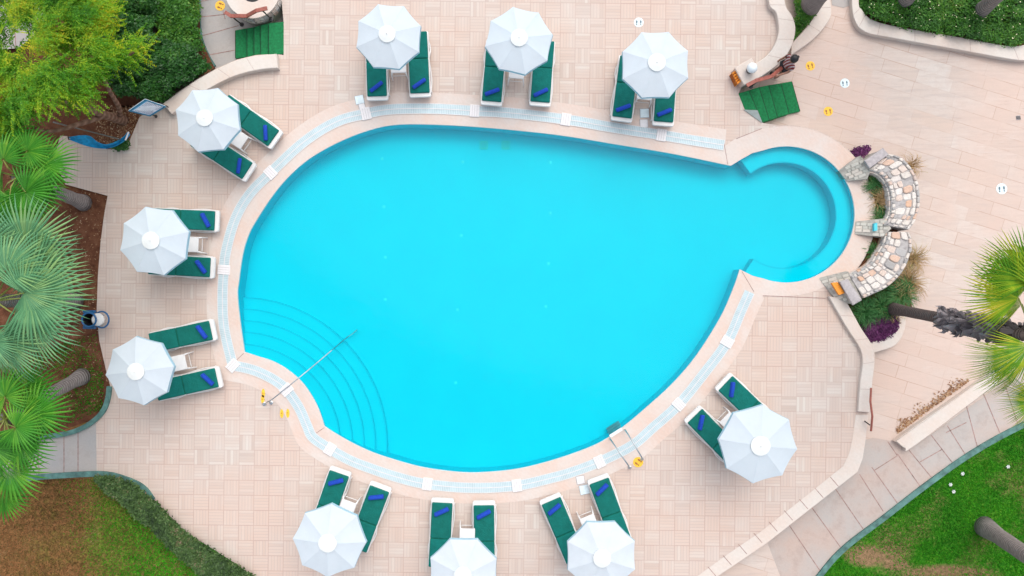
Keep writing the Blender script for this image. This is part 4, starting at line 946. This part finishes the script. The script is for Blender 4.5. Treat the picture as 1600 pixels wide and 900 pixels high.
# white mushrooms / blossoms on the lawn
for i, (px, py, lb) in enumerate(((1504,740,'largest white blossom on the lower right lawn'),(1485,757,'upper of two white blossoms left on the lawn'),(1490,768,'lower of two white blossoms left on the lawn'),(1575,729,'white blossom on the lawn nearest the right edge'))):
    p = W(px, py, LOW+.08); mb = MB()
    for k in range(6): a = k*PI/3; mb.add([(p[0],p[1],p[2]),(p[0]+.05*math.cos(a-.4),p[1]+.05*math.sin(a-.4),p[2]+.02),(p[0]+.065*math.cos(a),p[1]+.065*math.sin(a),p[2]+.01),(p[0]+.05*math.cos(a+.4),p[1]+.05*math.sin(a+.4),p[2]+.02)], [(0,1,2,3)])
    tag(mb.build('fallen_blossom', M['cap']), lb, 'blossom', 'white blossoms on the lawn')

def strips(mb, base, az, L, w, h, droop, seg=5):
    """one arching blade"""
    V = []; d = Vector((math.cos(az), math.sin(az), 0)); s_ = Vector((-d.y, d.x, 0))
    for i in range(seg+1):
        f = i/seg; p = Vector(base)+d*L*f+Vector((0,0,h*math.sin(min(1, f*1.15)*PI*.75)-droop*f*f)); ww = w*(1-f)**.6*.5
        V += [tuple(p-s_*ww), tuple(p+s_*ww)]
    mb.add(V, [(2*i, 2*i+1, 2*i+3, 2*i+2) for i in range(seg)])
def tuft(px, py, z, n, L, h, mat, label, cat_='ornamental grass', w=.014, name='grass_tuft', bias=None):
    mb = MB(); b = Vector(W(px, py, z))
    for k in range(n):
        a = random.uniform(0, 2*PI) if bias is None else random.gauss(bias, 1.0)
        strips(mb, b+Vector((random.gauss(0,.08), random.gauss(0,.08), 0)), a, L*random.uniform(.5,1), w, h*random.uniform(.6,1), h*random.uniform(.2,.7))
    return tag(mb.build(name, mat), label, cat_, 'grass tufts by the stone walls')
for px, py, z, n, L, h, m_, lb in ((1344,488,-.5,420,.75,.6,G_grass,'leftmost green grass tuft beside the angled low wall'),(1368,478,-.5,420,.75,.6,G_grass,'green grass tuft below the middle of the lower curved wall'),(1398,460,-.5,520,.85,.6,G_grass,'large green grass tuft at the foot of the palm'),
    (1412,440,-.5,260,.9,.6,G_straw,'straw coloured grass tuft outside the lower curved wall'),(1423,405,-.5,160,.75,.5,G_straw,'thin straw grass right of the lower curved wall'),(1385,487,-.5,200,.6,.4,G_straw,'brownish grass tuft above the purple plants'),(1420,262,-.5,90,.6,.5,G_straw,'sparse straw grass behind the upper curved wall'),
    (1366,290,-.08,300,.5,.3,G_grass,'green grass clump at the top of the hole inside the upper curved wall'),(1378,338,-.08,380,.45,.3,G_grass,'green grass clump at the bottom of the hole inside the upper curved wall'),(1372,312,-.08,120,.55,.3,G_straw,'straw grass between the two tan boulders'),(1366,395,-.2,380,.5,.35,G_grass,'green grass clump inside the lower curved wall')):
    tuft(px, py, z, n, L, h, m_, lb)
block('planting_soil', [(1360,262),(1400,250),(1405,350),(1390,420),(1350,440),(1338,425),(1358,395),(1366,365),(1370,335),(1366,300)], -.08, M['soil'], kind='structure')
block('planting_soil', [(1310,440),(1420,440),(1425,480),(1405,500),(1396,520),(1380,535),(1355,545),(1310,480)], LOW+.12, M['soil'], kind='structure')
for px, py, s_, lb in ((1378,300,.17,'upper tan boulder inside the upper curved wall'),(1383,316,.14,'lower tan boulder inside the upper curved wall')):
    x, y, z = W(px, py, .02); mb = MB(); bm = bmesh.new(); bmesh.ops.create_icosphere(bm, subdivisions=3, radius=s_)
    for v in bm.verts: v.co *= 1+random.uniform(-.05,.05)+.18*math.sin(v.co.x*17+v.co.y*11); v.co.z *= .7
    mb.add([(v.co.x+x, v.co.y+y, v.co.z+z) for v in bm.verts], [tuple(q.index for q in f.verts) for f in bm.faces]); bm.free(); tag(mb.build('boulder', M['boulder']), lb, 'boulder', 'tan boulders')
band_wall('planter_kerb', [(1400,490),(1415,495),(1412,520),(1398,540),(1370,550),(1362,552)], [(1399,492),(1401,500),(1397,515),(1385,527),(1365,534),(1355,536)], -.74, LOW+.3, M['coping2'], 'short curved pale kerb round the purple plants', 'kerb')
hedge('purple_plant', [(1344,505),(1365,492),(1398,490),(1402,505),(1396,518),(1380,530),(1355,533)], 0, 7000, LOW+.1, .3, 20, (.02,.05), G_purple, core, 'bed of purple leaved plants inside the curved kerb', 'purple plant')
hedge('purple_plant', [(1328,238),(1340,233),(1358,231),(1352,240),(1336,247)], 0, 1800, LOW+.05, .35, 8, (.02,.05), G_purple, core, 'small purple plant behind the upper stone leg', 'purple plant')
P_ = np.array([W(*p, LOW+.15) for p in zip(rng.normal(1352,9,500), rng.normal(508,9,500))]); cloud('red_leaf_litter', P_, rng.uniform(.02,.05,500), M['litter'], tilt=.3, kind='stuff', label='reddish dry leaves between the grass and purple plants', cat_='leaf litter')
P_ = np.array([W(random.uniform(100,170), random.uniform(290,640), -.04) for _ in range(700)]); cloud('soil_litter', P_, rng.uniform(.012,.035,700), M['litter'], tilt=.2, kind='stuff', label='dry leaves scattered on the red soil under the palms', cat_='leaf litter')
P_ = np.array([W(random.uniform(150,225), random.uniform(165,232), -.04) for _ in range(900)]); cloud('tree_litter', P_, rng.uniform(.015,.04,900), M['litter'], tilt=.2, kind='stuff', label='reddish mulch beside the hammock and rules board', cat_='leaf litter')
hedge('shrub', [(176,228),(188,222),(200,222),(200,231),(186,235)], 0, 500, 0, .25, 5, (.03,.06), G_dark, core, 'tiny dark shrub under the end of the hammock')

# palms -------------------------------------------------------------------------------
def fan(mb, hub, az, el, R, n=34, span=300, cup=.25, droop=.18, fused=.5, roll=0.):
    """fan leaf: hub point, pointing along az/elevation el, n folded segments"""
    X_ = Vector((math.cos(el)*math.cos(az), math.cos(el)*math.sin(az), math.sin(el)))
    Y_ = Vector((-math.sin(az), math.cos(az), 0)); Z_ = X_.cross(Y_)
    if roll: q = Matrix.Rotation(roll, 3, X_); Y_, Z_ = q @ Y_, q @ Z_
    da = math.radians(span)/n
    for k in range(n):
        a = -math.radians(span)/2+da*(k+.5); r = R*(.74+.26*math.cos(a*.55))*random.uniform(.93,1.04); lift = cup*R
        def P(rad, ang, dz=0):
            f = rad/R; z = lift*f*(1-f*.6) - droop*R*f**3 + dz
            return tuple(Vector(hub)+X_*rad*math.cos(ang)+Y_*rad*math.sin(ang)+Z_*z)
        rf = r*fused; h = .5*da; wv = rf*math.sin(h); ja = random.uniform(-.03,.03)
        fold = rf*da*.38
        V = [P(.02,a), P(rf,a-h*.98,-fold*.5), P(rf,a,fold*.5), P(rf,a+h*.98,-fold*.5),
             P(r*.78,a-h*.40+ja*.5,-.01), P(r*.78,a+ja*.5,fold*.25), P(r*.78,a+h*.40+ja*.5,-.01), P(r*random.uniform(.97,1.06),a+ja,-droop*R*.25*random.random())]
        mb.add(V, [(0,1,2),(0,2,3),(1,4,5,2),(2,5,6,3),(4,7,5),(5,7,6)])
def palm(base_px, crown_px, zc, z0, fr, mat, label, R=1.0, tr=.16, auto=10, dead=0, n=34, span=290, boots=False, seed=1, curve=0.):
    random.seed(seed)
    B = Vector(W(*base_px, z0)); K = Vector(W(*crown_px, zc)); t = thing('palm_tree', tuple(B), label, 'palm tree')
    pts = []; rs = []
    for i in range(13):
        f = i/12; p = B.lerp(K, f); p.z = z0+(zc-z0)*f; off = Vector((K.y-B.y, -(K.x-B.x), 0)); p += off*curve*math.sin(f*PI); pts.append(p); rs.append(tr*(1.35 if i == 0 else 1.12 if i == 1 else 1-.12*f)*(1+.03*(i % 2)))
    MB().tube(pts, rs, 16).build('trunk', M['bark3'] if dead else M['bark'], t, True)
    crown = MB(); pet = MB()
    fl = list(fr)
    for k in range(auto):
        a = 2*PI*(k+.3*random.random())/auto; d = R*random.uniform(.6,.95); fl.append(((K.x+d*math.cos(a), K.y+d*math.sin(a), K.z+random.uniform(-.35,.35)), None, R*random.uniform(.75,.95)))
    for fr_ in fl:
        hub, az, r = fr_[:3]; sp_ = fr_[3] if len(fr_) > 3 else span
        if len(hub) == 3 and az is not None: hp = Vector(W(*hub))
        else: hp = Vector(hub)
        d = hp-K
        if az is None: az = math.atan2(d.y, d.x)
        else: az = math.radians(az)
        pet.tube([tuple(K), tuple(K.lerp(hp, .5)+Vector((0,0,.12))), tuple(hp)], [.03,.022,.014], 5)
        fan(crown, hp, az, random.uniform(-.25,.05), r, n, sp_, roll=random.uniform(-.35,.35))
    crown.build('crown', mat, t); pet.build('leaf_stalks', leaf_mat('stalk_'+label[:6], [(0,(.10,.16,.03)),(1,(.25,.25,.06))], trans=.05), t)
    if dead:
        mb = MB()
        for k in range(dead):
            f = random.uniform(.52,.97); i = f*12; p = Vector(pts[int(i)]).lerp(Vector(pts[min(12,int(i)+1)]), i-int(i)); a = random.uniform(0,2*PI)
            L = random.uniform(.18,.5); d = Vector((math.cos(a), math.sin(a), 0)); s_ = Vector((-d.y, d.x, 0)); p = p + d*.1
            e = p+d*L*.5+Vector((random.uniform(-.1,.1), random.uniform(-.1,.1), -L*.9)); m_ = (p+e)/2+d*.1; w_ = random.uniform(.03,.10)
            mb.add([tuple(p-s_*.04), tuple(m_-s_*w_), tuple(e+s_*random.uniform(-.1,.1)), tuple(m_+s_*w_*1.1), tuple(p+s_*.04), tuple(m_+d*.05)], [(0,1,5),(1,2,5),(2,3,5),(3,4,5),(4,0,5)])
        mb.build('dead_fronds', G_dead, t)
    if boots:
        mb = MB()
        for k in range(26):
            a = random.uniform(0,2*PI); p = K+Vector((0,0,-.15-.4*random.random())); d = Vector((math.cos(a), math.sin(a), .3)); mb.tube([tuple(p+d*.08), tuple(p+d*random.uniform(.2,.32))], [.05,.02], 5)
        mb.build('leaf_bases', M['bark2'], t)
    return t
# upper left bright palm
palm((131,317), (28,276), 3.5, -.06, [((68,258,3.7),12,1.02),((40,300,3.9),-25,.95),((42,236,3.8),30,.80),((5,250,3.9),120,.9),((15,310,3.7),-80,.9),((55,285,3.3),-5,1.0),((20,330,3.2),-60,.95),((10,210,3.5),80,.95)], G_bright, 'bright green fan palm left of the hammock', R=.8, auto=5, boots=True, seed=5, tr=.2)
palm((118,470), (-8,470), 4.3, -.06, [((40,384,4.1),38,1.42),((58,420,3.9),-12,1.35),((46,465,4.5),12,1.5),((47,502,4.2),-38,1.4),((8,425,4.6),95,1.3),((5,530,4.2),-75,1.4),((-20,390,4.1),120,1.35)], G_silver, 'large silver-green fan palm at the left edge', R=1.2, auto=4, n=46, span=270, seed=11, tr=.2)
palm((129,588), (8,655), 3.6, -.06, [((38,612,3.5),55,.98),((52,648,3.8),8,1.0),((30,690,3.7),-48,1.0),((8,620,4.0),110,.9),((14,735,3.4),-70,1.05),((-12,700,3.8),-100,1.0),((24,668,4.1),-20,.85),((5,775,3.0),-85,.8)], G_bright, 'bright green fan palm above the bottom left path', R=.8, auto=5, boots=True, seed=23, tr=.2)
palm((1388,481), (1604,524), 6.7, -.5, [((1592,466,7.0),148,1.22,170),((1600,452,6.6),160,1.15,140),((1597,475,6.3),170,1.0,110),((1602,566,6.0),-152,1.1,60),((1615,440,7.1),150,1.15,120),((1610,540,7.2),-130,1.0,150),((1594,552,6.5),-160,1.30,75),((1606,432,6.8),128,1.2,150),((1622,628,6.4),-178,.85,110),((1640,500,7.2),20,1.2),((1640,570,7),-40,1.1),((1630,460,7.2),50,1.2)], G_right, 'tall leaning fan palm with a shaggy trunk on the right', R=1.1, auto=0, dead=300, n=38, span=200, seed=31, tr=.165, curve=.03)
palm((1537,822), (1722,948), 6.3, LOW, [], G_right, 'grey palm trunk on the lower right lawn', R=.8, auto=7, seed=41, tr=.25)
for bp, cp, lb, sd_ in (((1262,12),(1400,-130),'grey palm trunk in the small bed beside the curved wall',51),((1408,6),(1580,-160),'short grey palm trunk at the left of the top right hedge',52),((1528,20),(1720,-140),'dark palm trunk in the middle of the top right hedge',53),((188,12),(60,-130),'dark palm trunk among the shrubs at the top left',54)):
    palm(bp, cp, 6.0, LOW+.1, [], G_bright, lb, R=.6, auto=7, seed=sd_, tr=.27 if sd_ == 51 else .2, n=24)
random.seed(99)
# feathery yellow-green tree ------------------------------------------------------------
t = thing('leafy_tree', W(193,188,-.06), 'feathery yellow-green tree at the top left corner', 'tree')
base = Vector(W(193,188,-.06)); tr = MB()
tr.tube(cat([tuple(base), W(180,184,.5), W(165,180,1.1), W(130,165,2.1), W(90,120,3.0)], 5), [.17]*3+[.16]*3+[.13]*5+[.11]*5+[.07]*5, 10)
for path_ in ([W(188,186,.2), W(186,168,1.0), W(170,140,1.9), W(150,95,2.9), W(140,60,3.4)], [W(165,180,1.1), W(120,195,1.9), W(80,205,2.5), W(50,200,2.9)], [W(130,165,2.1), W(80,150,2.8), W(30,110,3.3), W(5,80,3.5)], [W(90,120,3.0), W(70,70,3.5), W(50,30,3.8)], [W(150,95,2.9), W(190,90,3.2), W(210,80,3.3)]):
    c_ = cat(path_, 4); tr.tube(c_, [.09-.06*i/len(c_) for i in range(len(c_))], 7)
tr.build('trunk', M['bark2'], t, True)
tc = [(-60,-60),(120,-60),(165,0),(175,40),(215,70),(212,95),(178,92),(160,112),(152,135),(172,158),(150,168),(112,178),(84,196),(40,205),(0,225),(-60,225)]
tc = [(x-8 if x > 100 else x, y-6 if y > 150 else y) for x, y in tc]; Q = pxp(tc, 3.4); CX, CY = samp(Q, 200); ccx, ccy = W2(65, 90, 3.4)
P_ = []; S_ = []
for i in range(200):
    rr = math.hypot(CX[i]-ccx, CY[i]-ccy)/3.4; zc_ = 2.4+1.9*math.sqrt(max(0.05, 1-rr*rr))*rng.uniform(.75,1.0) + rng.uniform(-.6,.4)
    out_a = math.atan2(CY[i]-ccy, CX[i]-ccx)
    for s_ in range(24):
        a = out_a+rng.normal(0, .95); L = rng.uniform(.3,.62); d = np.array([math.cos(a), math.sin(a), rng.uniform(-.35,.35)]); o_ = np.array([CX[i]+rng.normal(0,.15), CY[i]+rng.normal(0,.15), zc_+rng.normal(0,.10)])
        m_ = 22; f = (np.arange(m_)+.5)/m_; side = np.array([-math.sin(a), math.cos(a), 0]); sg = np.where(np.arange(m_) % 2, 1, -1)
        pp = o_[None]+d[None]*(L*f)[:, None]+side[None]*(sg*.035*(1.15-f))[:, None]; pp[:, 2] -= .18*f*f
        P_.append(pp); S_.append(rng.uniform(.022,.042,m_))
P_ = np.concatenate(P_); S_ = np.concatenate(S_)
cloud('crown', P_, S_, G_tree, t, .5)

# ------------------------------------------------------------------ person
def skin(name, joints, edges, mat, parent, root=0, sub=1):
    me = bpy.data.meshes.new(name); me.from_pydata([j[:3] for j in joints], edges, []); me.materials.append(mat)
    o = bpy.data.objects.new(name, me); C.objects.link(o); o.parent = parent
    md = o.modifiers.new('skin', 'SKIN'); md.use_smooth_shade = True
    for i, v in enumerate(me.skin_vertices[0].data):
        r = joints[i][3]; v.radius = (r, r) if not isinstance(r, tuple) else r; v.use_root = (i == root)
    s_ = o.modifiers.new('sub', 'SUBSURF'); s_.levels = s_.render_levels = sub; return o
hx, hy, _ = W(1241.5, 91.5, LOW+1.66)
per = thing('person', (hx, hy, LOW), 'person in a striped red top holding the handrail by the steps', 'person'); per.rotation_euler = (0,0,math.radians(205))
# local: faces +x, left arm reaches forward for the rail
J = [(0,0,.93,.12),(0,.09,.90,.085),(.05,.10,.50,.06),(.02,.11,.09,.045),(.14,.12,.03,.035),(0,-.09,.90,.085),(-.05,-.10,.50,.06),(-.10,-.11,.10,.045),(.02,-.12,.03,.035),
     (0,0,1.12,.11),(.0,0,1.33,.12),(0,0,1.42,.055),(.01,0,1.50,.055),(.02,0,1.58,.088),(.015,0,1.64,.085),
     (0,.17,1.37,.052),(.12,.24,1.15,.040),(.36,.20,1.08,.030),(.43,.19,1.08,.028),
     (0,-.17,1.37,.052),(-.02,-.23,1.10,.040),(.10,-.24,.87,.030),(.13,-.235,.80,.028)]
E = [(0,1),(1,2),(2,3),(3,4),(0,5),(5,6),(6,7),(7,8),(0,9),(9,10),(10,11),(11,12),(12,13),(13,14),(10,15),(15,16),(16,17),(17,18),(10,19),(19,20),(20,21),(21,22)]
def fingers(w, dirx, palm_i):
    for q in range(5):
        b = len(J); o_ = (q-1.5)*.018 if q < 4 else -.04
        L = (.07,.08,.075,.06,.05)[q]; p = J[palm_i]
        if dirx: J.extend([(p[0]+.03+L*.5, p[1]+o_, p[2]-.005, .009), (p[0]+.03+L, p[1]+o_*1.1, p[2]-.035, .008)])
        else: J.extend([(p[0]+o_, p[1]+.005, p[2]-.03-L*.5, .009), (p[0]+o_*1.1, p[1]+.02, p[2]-.03-L, .008)])
        E.extend([(palm_i, b), (b, b+1)])
fingers(0, True, 18); fingers(0, False, 22)
b_ = len(J); J += [(.105,0,1.575,.014)]; E += [(13, b_)]
skin('body', J, E, M['skin'], per)
skin('shirt', [(0,0,.92,.15),(0,0,1.12,.155),(0,0,1.34,.175),(0,.17,1.38,.085),(.08,.22,1.22,.058),(0,-.17,1.38,.085),(-.01,-.22,1.2,.058)], [(0,1),(1,2),(2,3),(3,4),(2,5),(5,6)], M['shirt'], per)
skin('shorts', [(0,0,.92,.135),(0,.09,.86,.105),(.03,.10,.60,.085),(0,-.09,.86,.105),(-.03,-.10,.60,.085)], [(0,1),(1,2),(0,3),(3,4)], M['shorts'], per)
mb = MB().lathe((0,0,0), [(.10,1.56),(.125,1.62),(.122,1.69),(.09,1.745),(.03,1.77),(.002,1.773)], 16); o = mb.build('hair', M['hair'], per, True, rel=False)
mb = MB().lathe((-.11,0,1.66), [(.01,-.05),(.045,-.02),(.045,.02),(.01,.05)], 10); mb.build('hair_bun', M['hair'], per, True, rel=False)
for s_ in (1,-1): 
    mb = MB().lathe((.088, s_*.032, 1.60), [(.002,-.008),(.009,0),(.002,.008)], 8); mb.build('eye', M['navy'], per, rel=False)
